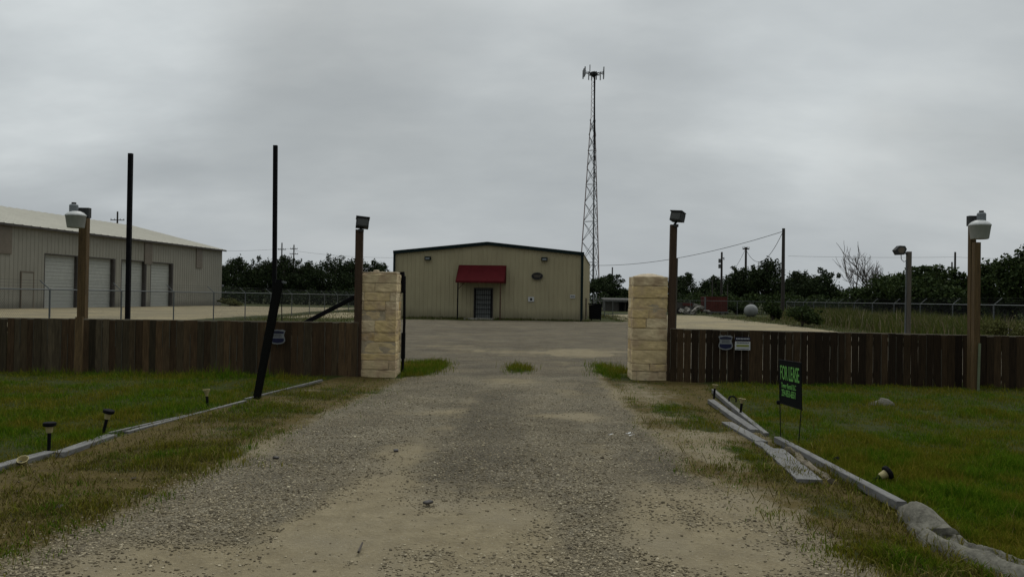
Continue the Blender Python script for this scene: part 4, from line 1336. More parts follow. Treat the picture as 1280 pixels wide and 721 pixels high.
e0 = A - nB_ * .35 - dB * .3 + Vector((0, 0, EB - .03)); k0 = A + nB_ * (WB / 2) - dB * .3 + Vector((0, 0, KB + .06)); e1 = A + nB_ * (WB + .35) - dB * .3 + Vector((0, 0, EB - .03))
LL = dB * (LB + .6); th = Vector((0, 0, -.1))
for a, b in ((e0, k0), (k0, e1)):
    nseg = 58
    vs = []
    for i in range(nseg + 1):
        for dd, oz in ((0, 0), (.78, 0), (.86, .06), (.94, 0)):
            f = min(1.0, (i + dd) / nseg)
            vs += [a + LL * f + Vector((0, 0, oz)), b + LL * f + Vector((0, 0, oz))]
    m.add(vs, [(2 * i, 2 * i + 1, 2 * i + 3, 2 * i + 2) for i in range(len(vs) // 2 - 1)])
    m.add([a + th, b + th, b + LL + th, a + LL + th, a, b, b + LL, a + LL], [(0, 1, 2, 3), (0, 4, 5, 1), (3, 2, 6, 7)])
m.build('roof', M['roofmetal'], ts)
m = MB(); m.beam(A - nB_ * .37 - dB * .3 + Vector((0, 0, EB - .15)), A - nB_ * .37 + dB * (LB + .3) + Vector((0, 0, EB - .15)), .12, .16); m.build('gutter', M['jamb'], ts)
for d1, d0 in doors:
    mid = (d0 + d1) / 2
    m = MB()
    hs = 15
    for k in range(hs):
        zc = (k + .5) * DT / hs
        m.box(A + dB * mid + nB_ * (.30 + .008 * (k % 2)) + Vector((0, 0, zc)), (.05, d1 - d0, DT / hs - .012), Matrix.Rotation(math.atan2(-dB.x, dB.y), 3, 'Z'))
    do = m.build('roller_door', M['doorwhite'], ts)
    rb = Matrix.Rotation(math.atan2(-dB.x, dB.y), 3, 'Z')
    m = MB()
    for q in (d0 + .05, d1 - .05): m.box(A + dB * q + nB_ * .14 + Vector((0, 0, DT / 2)), (.30, .10, DT), rb)
    m.box(A + dB * mid + nB_ * .14 + Vector((0, 0, DT - .02)), (.30, d1 - d0, .10), rb)
    m.box(A + dB * (d0 - .12) - nB_ * .03 + Vector((0, 0, DT / 2)), (.07, .22, DT), rb)
    m.build('jamb', M['jamb'], do)
for c0, zc in ((15.7, EB - 1.35), (5.5, EB - 1.35), (35.4, EB - 1.35)):
    MB().box(A + dB * c0 - nB_ * .05 + Vector((0, 0, zc)), (.08, 1.35, 2.3), rb).build('wall_panel', M['panelbrown'], ts)
m = MB(); m.box(A + dB * 32.9 - nB_ * .04 + Vector((0, 0, 1.5)), (.07, 1.3, 3.0), rb); sd = m.build('side_door', M['siding_far'], ts)
m = MB()
for q in (32.9 - .7, 32.9 + .7): m.box(A + dB * q - nB_ * .05 + Vector((0, 0, 1.52)), (.09, .1, 3.04), rb)
m.box(A + dB * 32.9 - nB_ * .05 + Vector((0, 0, 3.08)), (.09, 1.5, .1), rb); m.build('door_frame', M['panelbrown'], sd)

# ------------------------------------------------------------------ cell tower
TB = Vector((14.75, 150, 0))
tt = thing('cell_tower', TB, 'tall three-legged lattice cell tower with antennas behind the tan building', 'tower')
angs = [R(159), R(279), R(39)]


def TR(z):
    return 2.45 + (0.62 - 2.45) * (z / 35.4) if z < 35.4 else .46


def tp_(k, z, off=0):
    r_ = TR(z) if not off else off
    return TB + Vector((math.cos(angs[k]) * r_, math.sin(angs[k]) * r_, z))


for k in range(3):
    m = MB(); m.tube([tp_(k, 0), tp_(k, 35.4)], [.13, .085], 6); m.tube([tp_(k, 35.3, .42), tp_(k, 44.2, .40)], .05, 6)
    m.build('leg', M['tower' if k == 1 else 'tower_red'], tt)
m = MB(); z = 0.0; zs = [0]
while z < 35: z += 4.3 - 1.6 * z / 35.4; zs.append(min(z, 35.3))
for i in range(len(zs) - 1):
    for k in range(3):
        a, b = k, (k + 1) % 3
        m.tube([tp_(a, zs[i]), tp_(b, zs[i + 1])], .052, 4); m.tube([tp_(b, zs[i]), tp_(a, zs[i + 1])], .052, 4)
        if i % 2 == 0: m.tube([tp_(a, zs[i]), tp_(b, zs[i])], .04, 4)
m.build('lattice_brace', M['tower'], tt)
m = MB(); z = 35.5; i = 0
while z < 43.6:
    for k in range(3):
        a, b = (k, (k + 1) % 3) if i % 2 else ((k + 1) % 3, k)
        m.tube([tp_(a, z, .4), tp_(b, z + .8, .4)], .028, 4)
    z += .8; i += 1
m.build('mast_lattice', M['tower_red'], tt)
m = MB(); m.tube([tp_(1, 0, .01) + Vector((.25, -1.9, 0)), tp_(1, 35.3) + Vector((.1, 0, 0)), TB + Vector((.08, -.35, 43.8))], [.15, .15, .15], 6); m.build('cable_run', M['cable'], tt)
zt = 44.0
for k, a in enumerate((R(185), R(-5), R(80))):
    e = Vector((math.cos(a), math.sin(a), 0)); q = Vector((-e.y, e.x, 0))
    m = MB(); c0 = TB + Vector((0, 0, zt))
    m.tube([c0 + e * .3 - Vector((0, 0, .55)), c0 + e * 1.7], .06, 6); m.tube([c0 + e * .3, c0 + e * 1.7], .06, 6)
    m.tube([c0 + e * 1.7 - q * 1.15, c0 + e * 1.7 + q * 1.15], .055, 6); m.tube([c0 + e * .35, c0 + e * 1.7 + q * .9], .04, 5); m.tube([c0 + e * .35, c0 + e * 1.7 - q * .9], .04, 5)
    ar = m.build('antenna_mount', M['tower'], tt)
    for j, s_ in enumerate((-1.1, -.35, .55, 1.1)):
        p = c0 + e * 1.85 + q * s_ + Vector((0, 0, .12 * ((j + k) % 2) - .1))
        m = MB(); m.box(p, (.20, .18, 1.6), Matrix.Rotation(a, 3, 'Z')); m.build('panel_antenna', M['tower'], ar)
m = MB(); c0 = TB + Vector((0, 0, zt)); m.tube([c0 - Vector((0, 0, .75)), c0 + Vector((0, 0, .15))], [.30, .55], 8)
for k in range(6): a = k * 1.047; m.box(c0 + Vector((math.cos(a) * .6, math.sin(a) * .6, -.2)), (.28, .28, .55), Matrix.Rotation(a, 3, 'Z'))
m.build('equipment_ring', M['lampbracket'], tt)
m = MB(); m.tube([c0 + Vector((-.75, -.1, -.2)), c0 + Vector((-.75, -.1, 1.5))], .085, 6); m.build('whip_antenna', M['lampbracket'], tt)


# ------------------------------------------------------------------ chain-link fences
def chain_fence(p0, p1, h, spacing, label, armdir, mesh_step=.10, wire_r=.0020, barb=True, post_r=.03, skip=()):
    p0 = Vector((p0[0], p0[1], 0)); p1 = Vector((p1[0], p1[1], 0))
    L = (p1 - p0).length; d = (p1 - p0).normalized()
    t = thing('chain_link_fence', p0, label, 'fence', 'chain-link fences around the yards')
    n = int(round(L / spacing))
    av = Vector(armdir)
    for i in range(n + 1):
        q = p0 + d * (L * i / n)
        m = MB(); m.tube([q + Vector((0, 0, -.05)), q + Vector((0, 0, h + .03))], post_r, 8)
        if barb: m.tube([q + Vector((0, 0, h)), q + Vector((0, 0, h)) + av * .36 + Vector((0, 0, .30))], .018, 6)
        m.build('post', M['galv'], t)
    MB().tube([p0 + Vector((0, 0, h)), p1 + Vector((0, 0, h))], .024, 6).build('top_rail', M['galv'], t)
    if barb:
        for k in range(1, 4):
            f = k / 3
            m = MB(); o_ = av * .36 * f + Vector((0, 0, h + .30 * f)); m.tube([p0 + o_, p1 + o_], .004, 3); m.build('barbed_wire', M['wire'], t)
    # woven wire: two sets of diagonal strands
    s0 = np.arange(-h, L, mesh_step)
    V_ = []; F_ = []
    segs = []
    for sgn in (1, -1):
        a0 = np.maximum(s0, 0); a1 = np.minimum(s0 + h, L)
        ok = a1 > a0 + .01
        za = a0 - s0; zb = a1 - s0
        if sgn < 0: za, zb = h - za, h - zb
        segs.append(np.stack([a0, za, a1, zb], -1)[ok])
    S = np.concatenate(segs)
    dv = np.array(d[:]); pv = np.array(p0[:])
    A_ = pv + S[:, 0:1] * dv + np.array([0, 0, 1]) * S[:, 1:2]; B_ = pv + S[:, 2:3] * dv + np.array([0, 0, 1]) * S[:, 3:4]
    nn_ = np.array([-d.y, d.x, 0])
    offs = [nn_ * wire_r, (-.5 * nn_ + .866 * np.array([0, 0, 1])) * wire_r, (-.5 * nn_ - .866 * np.array([0, 0, 1])) * wire_r]
    VV = np.stack([A_ + o_ for o_ in offs] + [B_ + o_ for o_ in offs], 1).reshape(-1, 3) - pv
    k = (np.arange(len(S)) * 6)[:, None]
    FF = np.concatenate([k + np.array([0, 1, 4, 3]), k + np.array([1, 2, 5, 4]), k + np.array([2, 0, 3, 5])])
    nmesh('wire_mesh', VV, [FF], M['wire'], t)
    return t


chain_fence((-15.5, 17.0), (-15.5, 81), 1.58, 4.9, 'grey chain-link fence running past the long storage building', (-.9, -.1, 0))
chain_fence((17.6, 16.0), (29.0, 84.5), 1.56, 4.6, 'grey chain-link fence in tall weeds behind the yard lamp', (.95, -.1, 0))
chain_fence((4.0, 85.0), (28.9, 84.8), 1.55, 5.0, 'far chain-link fence in front of the red container and tank', (0, .9, 0), barb=False, mesh_step=.12)

# ------------------------------------------------------------------ lamp post in the yard
Yl = 27.0; top = P(1136.2, 314.5, Yl); bx = P(1134.5, 420, Yl).x
t = thing('lamp_post', (bx, Yl, 0), 'grey wooden lamp post with a tilted flood lamp in front of the weedy fence', 'lamp post')
MB().beam((bx, Yl, -.05), top, .14, .12).build('post', M['pole_grey'], t)
m = MB(); m.tube([(bx - .10, Yl - .02, -.05), P(1133.2, 325, Yl - .02)], .028, 8); m.build('conduit', M['galv'], t)
c = P(1124.5, 313, Yl)
m = MB(); rot = Matrix.Rotation(R(6), 3, 'Y')
sec = [(-.20, .0), (-.11, -.155), (.11, -.145), (.19, .04), (.13, .145), (-.05, .155)]
m.poly([c + Vector((x_, -.12, z_)) for x_, z_ in sec], .24, (0, 1, 0)); hd = m.build('lamp_head', M['lampbracket'], t)
m = MB(); m.poly([c + Vector((x_ * .62, -.122, z_ * .62)) for x_, z_ in sec], .01, (0, -1, 0)); m.build('lamp_lens', M['panelbrown'], hd)
m = MB(); m.tube([c + Vector((.15, 0, -.02)), top + Vector((-.05, 0, -.15))], .02, 6); m.tube([c + Vector((.05, 0, -.1)), c + Vector((.06, 0, -.3)), c + Vector((.15, 0, -.38)), top + Vector((-.06, 0, -.3))], .012, 6); m.build('lamp_arm', M['galv'], t)

# ------------------------------------------------------------------ utility poles and wires
def upole(u, vt, Yp, r_, label, arms=(), trans=False, base_u=None):
    tp = P(u, vt, Yp); bx_ = tp.x
    t = thing('utility_pole', (bx_, Yp, 0), label, 'utility pole', 'utility poles beyond the yards')
    MB().tube([(bx_, Yp, -.1), tp], [r_ * 1.15, r_ * .85], 8).build('pole', M['pole_dark'], t)
    for dz, w in arms:
        a = tp - Vector((0, 0, dz)); m = MB(); m.beam(a - Vector((w / 2, 0, 0)), a + Vector((w / 2, 0, 0)), .12, .14)
        for k in (-.46, -.2, .2, .46): m.tube([a + Vector((w * k, 0, .05)), a + Vector((w * k, 0, .3))], .05, 6)
        m.build('crossarm', M['pole_dark'], t)
    if trans:
        for k in (0, 1): c = tp - Vector((.32 + .0 * k, .1, 1.25 + k * .75)); MB().tube([c - Vector((0, 0, .28)), c + Vector((0, 0, .28))], .17, 10).build('transformer', M['galv'], t)
        MB().tube([tp + Vector((.15, 0, -.9)), tp + Vector((.30, 0, -.75)), tp + Vector((.30, 0, -1.1))], .07, 6).build('insulator', M['pole_dark'], t)
    return tp


tpA = upole(979.5, 285.5, 75, .17, 'tall bare pole between the white tank and the weedy fence')
tpB = upole(932.5, 309, 110, .17, 'wooden utility pole rising from the trees behind the white tank', arms=((.25, .9),))
tpC = upole(902.3, 315, 112, .16, 'utility pole with transformers above the red container', trans=True)
tpD = upole(1194, 315, 95, .13, 'taller of the two thin poles rising behind the round hedge')
tpE = upole(1190, 327.5, 130, .14, 'shorter of the two thin poles rising behind the round hedge')
tpF = upole(352.5, 303.5, 190, .17, 'utility pole with one crossarm above the dark oaks next to the tall black pole', arms=((1.6, 1.9),))
tpG = upole(367.5, 306, 190, .17, 'utility pole with two crossarms above the dark oaks, farther from the tall black pole', arms=((1.0, 1.7), (2.2, 2.0)))
tpH = upole(147, 264.5, 150, .18, 'utility pole with crossarm showing above the storage building roof', arms=((1.6, 2.6),))
tpI = upole(815, 350, 190, .15, 'distant utility pole behind the round dark oak', arms=((.6, 1.8),)) if False else None
q = upole(765.5, 334, 170, .16, 'thin distant pole above the round oak beside the tower')


def wire(a, b, sag, label, r_=.02, n=18):
    a = Vector(a); b = Vector(b); pts = []
    for i in range(n + 1):
        f = i / n; p = a.lerp(b, f); p.z -= sag * 4 * f * (1 - f); pts.append(p)
    o = MB().tube(pts, r_, 5, cap=False).build('utility_wire', M['cable'], origin=a)
    tag(o, label, 'wire', 'utility wires')


wire(tpA - Vector((.1, 0, .3)), P(735, 331.5, 108), .95, 'long thick wire from the tall bare pole to behind the tan building', .026)
wire(tpA - Vector((.1, 0, .4)), tpB - Vector((0, 0, .3)), 2.2, 'slack wire between the tall bare pole and the pole behind it', .026)
wire(tpB - Vector((.1, 0, .3)), P(905, 350, 112), .6, 'wire dropping from the pole behind the tank into the trees', .022)
wire(tpD - Vector((0, 0, .6)), P(985, 320, 95), .1, 'thin level wire in front of the bare tree', .013)
wire(tpD - Vector((0, 0, .6)), P(1340, 324, 95), .1, 'thin level wire above the trees behind the double wooden post', .013)
wire(tpF - Vector((0, 0, 1.4)), P(230, 311, 190), .5, 'thin wire from the dark oaks to the storage building roof', .022)
wire(tpG - Vector((0, 0, 1.4)), P(500, 322, 190), .5, 'thin wire from the dark oaks to the tan building', .022)
wire(tpF - Vector((0, 0, 1.4)), tpG - Vector((0, 0, .8)), .1, 'short wire between the two poles above the dark oaks', .022)
for u, vt, vb, lb in ((890.5, 350, 386, 'thin pale post standing behind the red container'), (909.5, 356, 386, 'thin pale post standing at the container end near the tank')):
    Yp = 92; a = P(u, vt, Yp); m = MB(); m.tube([(a.x, Yp, -.05), a], .055, 8); m.tube([a - Vector((0, 0, .02)), a + Vector((0, 0, .05))], .075, 8)
    o = m.build('thin_post', M['shedgrey'], origin=(a.x, Yp, 0)); tag(o, lb, 'post', 'thin pale posts by the red container')

# ------------------------------------------------------------------ yard clutter far right
Yr = 90.0
x0, x1 = P(882.5, 380, Yr).x, P(909, 380, Yr).x; zt_ = P(895, 371.5, Yr).z
t = thing('red_container', ((x0 + x1) / 2, Yr, 0), 'faded red ribbed container on blocks between the thin posts and the rubble', 'container')
m = MB(); m.box(((x0 + x1) / 2, Yr + 1.2, .35 + (zt_ - .35) / 2), (x1 - x0, 2.4, zt_ - .35))
for k in range(9): m.box((x0 + .1 + k * (x1 - x0 - .2) / 8, Yr - .03, .35 + (zt_ - .35) / 2), (.09, .06, zt_ - .45))
for k in range(9): m.box((x0 - .03, Yr + .15 + k * .26, .35 + (zt_ - .35) / 2), (.06, .09, zt_ - .45))
m.box(((x0 + x1) / 2, Yr + 1.2, zt_ + .03), (x1 - x0 + .1, 2.5, .07))
m.build('box', M['redbox'], t)
m = MB(); m.box(((x0 + x1) / 2, Yr - .03, .29), (x1 - x0 + .3, .12, .12)); m.box((x0 - .10, Yr - .04, zt_ / 2 + .1), (.14, .10, zt_ - .2)); m.build('sill_beam', M['galv'], t)
for k in range(2): MB().box((x0 + .5 + k * (x1 - x0 - 1), Yr + .3, .12), (.4, .5, .25)).build('support_block', M['concrete'], t)
rr = random.Random(5)
for k in range(11):
    u = rr.uniform(856, 884); Yk = rr.uniform(86.5, 89.5); v = 0
    a = P(u, 385, Yk); s = rr.uniform(.35, 1.0); zz = .12 + rr.random() * .9 * (1 - abs(u - 872) / 16)
    m = MB(); rough_box(m, (a.x, Yk, zz), (s * 1.3, s, s * .45), .05, k, cuts=3, rot=Matrix.Rotation(rr.uniform(-.7, .7), 3, 'Y') @ Matrix.Rotation(rr.random() * 3, 3, 'Z'), rnd=.06)
    o = m.build('rubble_slab', M['rubble'], origin=(a.x, Yk, zz)); tag(o, 'broken pale slab in the rubble pile before the red container', 'rubble', 'broken slabs in the rubble pile')
a = P(847.5, 386, 91); m = MB(); 
t = thing('faded_trailer', (a.x, 91, 0), 'low faded grey and red trailer beside the flood light post', 'trailer')
m.box((a.x + .5, 91, .95), (2.4, 1.4, .8)); m.build('bed', M['shedgrey'], t)
MB().box((a.x + .9, 90.28, 1.1), (1.1, .05, .28)).build('red_panel', M['redbox'], t)
for k in (-.5, .6): m = MB(); m.tube([(a.x + .5 + k, 90.25, .35), (a.x + .5 + k, 90.45, .35)], .35, 14); m.build('wheel', M['dark'], t)
# propane tank, end on
Yt = 80; c = P(938.5, 388.6, Yt); rad = 8.3 * Yt / F
t = thing('propane_tank', (c.x, Yt, 0), 'large dull white round-ended tank lying in the far yard under trees', 'tank')
ax = Vector((.30, .95, 0)).normalized(); m = MB()
prof = [(0, -.42), (.30 * rad, -.40), (.62 * rad, -.30), (.86 * rad, -.15), (rad, .05), (rad, 2.6), (.8 * rad, 2.9), (0, 3.05)]
lathe(m, c, ax, prof, 28); body = m.build('tank_body', M['tank'], t, smooth=True)
m = MB(); m.tube([c + ax * 1.2 + Vector((0, 0, rad - .02)), c + ax * 1.2 + Vector((0, 0, rad + .16))], .2, 12); m.build('valve_dome', M['shedgrey'], t)
for k in (.5, 2.2): MB().box(c + ax * k - Vector((0, 0, rad * .82)), (rad * 1.3, .2, rad * .5)).build('support_leg', M['concrete'], t)
# small shed and frame behind the gate, near the tower
Ys = 104; a = P(764, 384, Ys)
t = thing('open_shed', (a.x, Ys, 0), 'low grey open-fronted shed under the round oak beside the pillar', 'shed')
xs0, xs1 = P(757, 380, Ys).x, P(792, 380, Ys).x; zsh = P(770, 375, Ys).z
m = MB(); m.box(((xs0 + xs1) / 2, Ys + 3, zsh / 2), (xs1 - xs0, .1, zsh)); 
m.box((xs0 + .8, Ys, zsh / 2), (1.9, .1, zsh)); m.box((xs0, Ys + 1.5, zsh / 2), (.1, 3, zsh)); m.box((xs1, Ys + 1.5, zsh / 2), (.1, 3, zsh)); m.build('wall', M['shedgrey'], t)
m = MB(); m.box(((xs0 + xs1) / 2, Ys + 1.4, zsh + .08), (xs1 - xs0 + .5, 3.6, .14), Matrix.Rotation(R(4), 3, 'X')); m.build('roof', M['shedgrey'], t)
for k in (.45, .7): MB().box((xs0 + (xs1 - xs0) * k, Ys, zsh / 2), (.14, .14, zsh)).build('post', M['pole_dark'], t)
Ys = 70; xa, xb = P(741, 380, Ys).x, P(784, 380, Ys).x
t = thing('yard_gate', (xa, Ys, 0), 'pale pipe gate frame across the beige lot behind the black waste container', 'gate')
m = MB(); zz = P(765, 376.5, Ys).z
m.tube([(xa, Ys, zz), (xb, Ys, zz)], .03, 6); m.tube([(xa, Ys, .25), (xb, Ys, .25)], .025, 6); m.build('frame', M['galv'], t)
for u in (743, 756, 766): p_ = P(u, 380, Ys); MB().tube([(p_.x, Ys, -.05), (p_.x, Ys, zz + .05)], .035, 6).build('post', M['galv'], t)

# ------------------------------------------------------------------ trees
def make_tree(name, base, H, Wd, leaf, n, seed, label, cat='tree', bottom=.12, lobes=9, leafsize=.26, sparse=0.0, group='dark trees around the yards', depth=None, trunk_r=None):
    rr = np.random.default_rng(seed); pr = random.Random(seed)
    t = thing(name, (base[0], base[1], 0), label, cat, group)
    Dd = depth or Wd
    cz = H * (bottom + (1 - bottom) * .5); hh = H * (1 - bottom) * .5
    # limbs carry leaf clumps
    L_ = []
    for i in range(lobes):
        a = i * 2.4 + pr.random() * .8; f = (i + .5) / lobes
        zr = -.75 + 1.45 * ((i * .618 + pr.random() * .2) % 1.0)
        rad = math.sqrt(max(.03, 1 - zr * abs(zr))) * (.34 + .36 * pr.random()) if zr > 0 else .45 + .3 * pr.random()
        r_ = .24 + .18 * pr.random()
        L_.append((math.cos(a) * rad * Wd / 2 * 1.15, math.sin(a) * rad * Dd / 2 * 1.15, cz + zr * hh * .78, r_ * Wd / 2 * 1.05, r_ * hh * 1.05))
    L_.append((0, 0, cz + .1 * hh, .5 * Wd / 2, .65 * hh))
    for i in range(lobes // 2):
        a = pr.random() * 6.283; el_ = math.radians(pr.uniform(5, 82)); q_ = pr.uniform(.80, 1.02)
        L_.append((math.cos(a) * math.cos(el_) * Wd / 2 * q_, math.sin(a) * math.cos(el_) * Dd / 2 * q_, cz + math.sin(el_) * hh * q_ * .98, pr.uniform(.09, .17) * Wd / 2, pr.uniform(.08, .17) * hh))
    m = MB(); tr = trunk_r or max(.10, H * .026)
    m.tube([(base[0], base[1], -.1), (base[0] + .1 * pr.random(), base[1], H * .25), (base[0] + .25 * (pr.random() - .5), base[1], H * .6)], [tr, tr * .8, tr * .4], 8)
    for lx, ly, lz, rw, rh in L_[:-1]:
        s = H * (.12 + .25 * pr.random()); e = Vector((base[0] + lx, base[1] + ly, lz)); b_ = Vector((base[0], base[1], s))
        mid = b_.lerp(e, .5) + Vector((0, 0, -.06 * H * pr.random()))
        m.tube([b_, mid, e], [tr * .45, tr * .3, tr * .1], 5)
    m.build('trunk', M['bark'], t)
    # crown: leaf-sized faces in and on the clumps
    tot = sum(l[3] ** 2 * l[4] for l in L_); V_ = []
    for lx, ly, lz, rw, rh in L_:
        k = int(n * (rw ** 2 * rh) ** .6 / sum((l[3] ** 2 * l[4]) ** .6 for l in L_))
        v = rr.normal(size=(k, 3)); v /= np.linalg.norm(v, axis=1)[:, None]
        rad = (.45 + .62 * rr.random(k) ** .55)
        rad *= 1 + .22 * np.sin(v[:, 0] * 7 + lx) * np.cos(v[:, 2] * 6 + ly) + .15 * rr.normal(size=k) * .6
        p_ = v * rad[:, None] * np.array([rw, rw * Dd / Wd, rh]) + np.array([lx, ly, lz])
        V_.append(p_)
    Pn = np.concatenate(V_)
    Pn = Pn[Pn[:, 2] > .05]
    if sparse:
        g = np.sin(Pn[:, 0] * 2.1 + seed) * np.cos(Pn[:, 2] * 2.6 + Pn[:, 1]) + .5 * np.sin(Pn[:, 0] * 5.3 + Pn[:, 2] * 4.1)
        Pn = Pn[g > -1.2 + sparse * 1.6 * rr.random(len(Pn))]
    k = len(Pn)
    a = rr.normal(size=(k, 3)); a /= np.linalg.norm(a, axis=1)[:, None]
    b = rr.normal(size=(k, 3)); b = np.cross(a, b); b /= np.linalg.norm(b, axis=1)[:, None]
    s = leafsize * (.55 + .8 * rr.random(k))[:, None]
    q = np.stack([Pn - a * s * .5, Pn + b * s * .32, Pn + a * s * .5, Pn - b * s * .32], 1).reshape(-1, 3)
    ff = np.arange(k * 4).reshape(-1, 4)
    nmesh('crown', q, [ff], M[leaf], t)
    return t


def cat_of(kw): return kw.get('cat', 'tree') == 'tree'


def tree_px(name, u, vtop, wpx, Yp, leaf, n, seed, label, **kw):
    tp = P(u, vtop - (3.5 if cat_of(kw) else 0), Yp)
    make_tree(name, (tp.x, Yp), tp.z, wpx * Yp / F, leaf, n, seed, label, **kw)


OL = [(293, 322.5, 50, 'dark oak closest to the corner of the long storage building'),
      (327, 325.5, 46, 'dark oak between the storage building and the tall black pole'),
      (357, 323.5, 44, 'dark oak under the two utility poles'),
      (383, 328.5, 42, 'lowest dark oak of the row behind the pale apron'),
      (411, 320.5, 56, 'tallest dark oak of the row, with light gaps, by the reddish flood light post'),
      (441, 323.5, 44, 'dark oak directly behind the reddish flood light post'),
      (468, 328.5, 42, 'dark oak between the flat-topped pillar and the tan building')]
for i, (u, v, w, lb) in enumerate(OL):
    tree_px('oak_tree', u, v, w * 1.12, 128 + (i * 37 % 9), 'leaf_oak', 13000, 100 + i, lb, bottom=.0, lobes=26, leafsize=.27, sparse=.25 if i == 4 else 0, group='oaks behind the storage building')
tree_px('oak_tree', 760, 345.5, 56, 118, 'leaf_oak', 10500, 120, 'round dark oak beside the lattice tower', bottom=.16, lobes=19, leafsize=.27)
tree_px('oak_tree', 858, 344.5, 56, 122, 'leaf_oak', 9750, 121, 'dark oak just beyond the flood light post of the round-topped pillar', bottom=.02, lobes=18, leafsize=.27)
tree_px('oak_tree', 897, 347.5, 44, 118, 'leaf_oak', 8250, 122, 'dark oak behind the red container', bottom=.02, lobes=17, leafsize=.27, sparse=.2)
tree_px('oak_tree', 928, 333.5, 46, 104, 'leaf_oak', 9750, 123, 'dark oak behind the pole with a short crossarm', bottom=.05, lobes=18, leafsize=.27, sparse=.25)
tree_px('oak_tree', 962, 325, 54, 100, 'leaf_oak', 11250, 124, 'tall loose-crowned oak behind the white tank and tall bare pole', bottom=.05, lobes=19, leafsize=.27, sparse=.4)
tree_px('oak_tree', 1003, 340.5, 44, 105, 'leaf_oak', 8250, 125, 'low dark oak just past the tall bare pole', bottom=.02, lobes=17, leafsize=.27)
tree_px('oak_tree', 1030, 341, 56, 98, 'leaf_oak', 9750, 126, 'rounded dark oak beside the sky gap and bare tree', bottom=.02, lobes=18, leafsize=.27)
tree_px('scrub_tree', 1096, 353, 78, 62, 'leaf_mid', 6500, 127, 'low scrub thicket at the foot of the bare tree', bottom=.0, lobes=11, leafsize=.24)
tree_px('scrub_tree', 1158, 334.5, 128, 58, 'leaf_mid', 19000, 128, 'broad round scrub oak behind the lamp post', bottom=.0, lobes=22, leafsize=.24)
tree_px('scrub_tree', 1211, 342, 60, 56, 'leaf_mid', 5000, 129, 'small scrub tree right behind the double wooden post', bottom=.0, lobes=10, leafsize=.24)
tree_px('scrub_tree', 1243, 322, 52, 50, 'leaf_mid', 6500, 130, 'loose leafy scrub tree with sky gaps beside the double wooden post', bottom=.0, lobes=12, leafsize=.22, sparse=.6)
tree_px('scrub_tree', 1284, 303, 74, 46, 'leaf_mid', 9500, 131, 'highest leafy tree, cut by the photo edge past the double wooden post', bottom=.0, lobes=13, leafsize=.22, sparse=.55)
tree_px('scrub_tree', 1345, 318, 80, 46, 'leaf_mid', 7000, 132, 'leafy tree mostly outside the frame past the highest leafy tree', bottom=.0, lobes=12, leafsize=.24, sparse=.3)
# bushes
tree_px('shrub', 287, 372.5, 30, 96, 'leaf_olive', 2200, 140, 'low olive shrub at the corner of the long storage building', cat='shrub', bottom=0, lobes=7, leafsize=.26, group=None)
tree_px('shrub', 966, 374, 24, 66, 'leaf_mid', 2600, 141, 'olive shrub between the white tank and the tall bare pole', cat='shrub', bottom=0, lobes=8, leafsize=.18, group=None, sparse=.3)
tree_px('shrub', 1003, 379, 50, 52, 'leaf_mid', 3500, 142, 'brushy olive shrub at the foot of the weedy fence beside the tall bare pole', cat='shrub', bottom=0, lobes=9, leafsize=.15, group=None, sparse=.4)
tree_px('shrub', 845, 372, 30, 95, 'leaf_mid', 2000, 144, 'dark low shrub behind the faded trailer', cat='shrub', bottom=0, lobes=7, leafsize=.22, group=None)
tree_px('shrub', 920, 376, 30, 93, 'leaf_mid', 2400, 145, 'dark low shrub between red container and white tank', cat='shrub', bottom=0, lobes=7, leafsize=.22, group=None)
tree_px('shrub', 1262, 388, 60, 24, 'leaf_olive', 3800, 146, 'flowering weedy shrub against the fence past the double wooden post', cat='shrub', bottom=0, lobes=8, leafsize=.08, group=None, sparse=.5)
tree_px('shrub', 645, 398.5, 16, 54.3, 'leaf_olive', 800, 147, 'small weed clump at the tan wall beside the awning', cat='shrub', bottom=0, lobes=5, leafsize=.10, group=None)

# bare tree
Yb = 66; b0 = P(1086, 372, Yb)
t = thing('bare_tree', (b0.x, Yb, 0), 'leafless grey tree with fine twigs rising above the scrub', 'tree')
m = MB(); tw = MB(); pr = random.Random(21)


def grow(p, d, L, r_, depth):
    n = 4; pts = [p]; dd = Vector(d)
    for i in range(n):
        dd = (dd + Vector((pr.uniform(-.22, .22), pr.uniform(-.22, .22), pr.uniform(-.06, .14)))).normalized()
        pts.append(pts[-1] + dd * L / n)
    (m if depth < 2 else tw).tube(pts, [r_ * (1 - .13 * i) for i in range(n + 1)], 6 if depth < 3 else 4, cap=depth == 0)
    if depth >= 5 or r_ < .006: return
    k = 4 if depth < 3 else 3
    for i in range(k):
        s = pts[pr.choice([2, 3, 4])] if i else pts[-1]
        a = Vector((pr.uniform(-1, 1), pr.uniform(-1, 1), pr.uniform(-.2, .8))).normalized()
        nd = (dd * (.9 if i else 1.3) + a * .8).normalized()
        grow(s, nd, L * pr.uniform(.58, .8), r_ * (.58 if i else .68), depth + 1)


bb = Vector((b0.x, Yb, 0))
grow(bb + Vector((-.6, 0, -.1)), (-.10, 0, 1), 3.0, .085, 2)
grow(bb + Vector((.05, 0, -.1)), (.36, 0, 1), 2.2, .14, 0)
grow(bb + Vector((1.6, 0, 0)), (.55, .1, .8), 1.9, .07, 2)
m.build('trunk', M['barebark'], t); tw.build('twigs', M['barebark'], t)

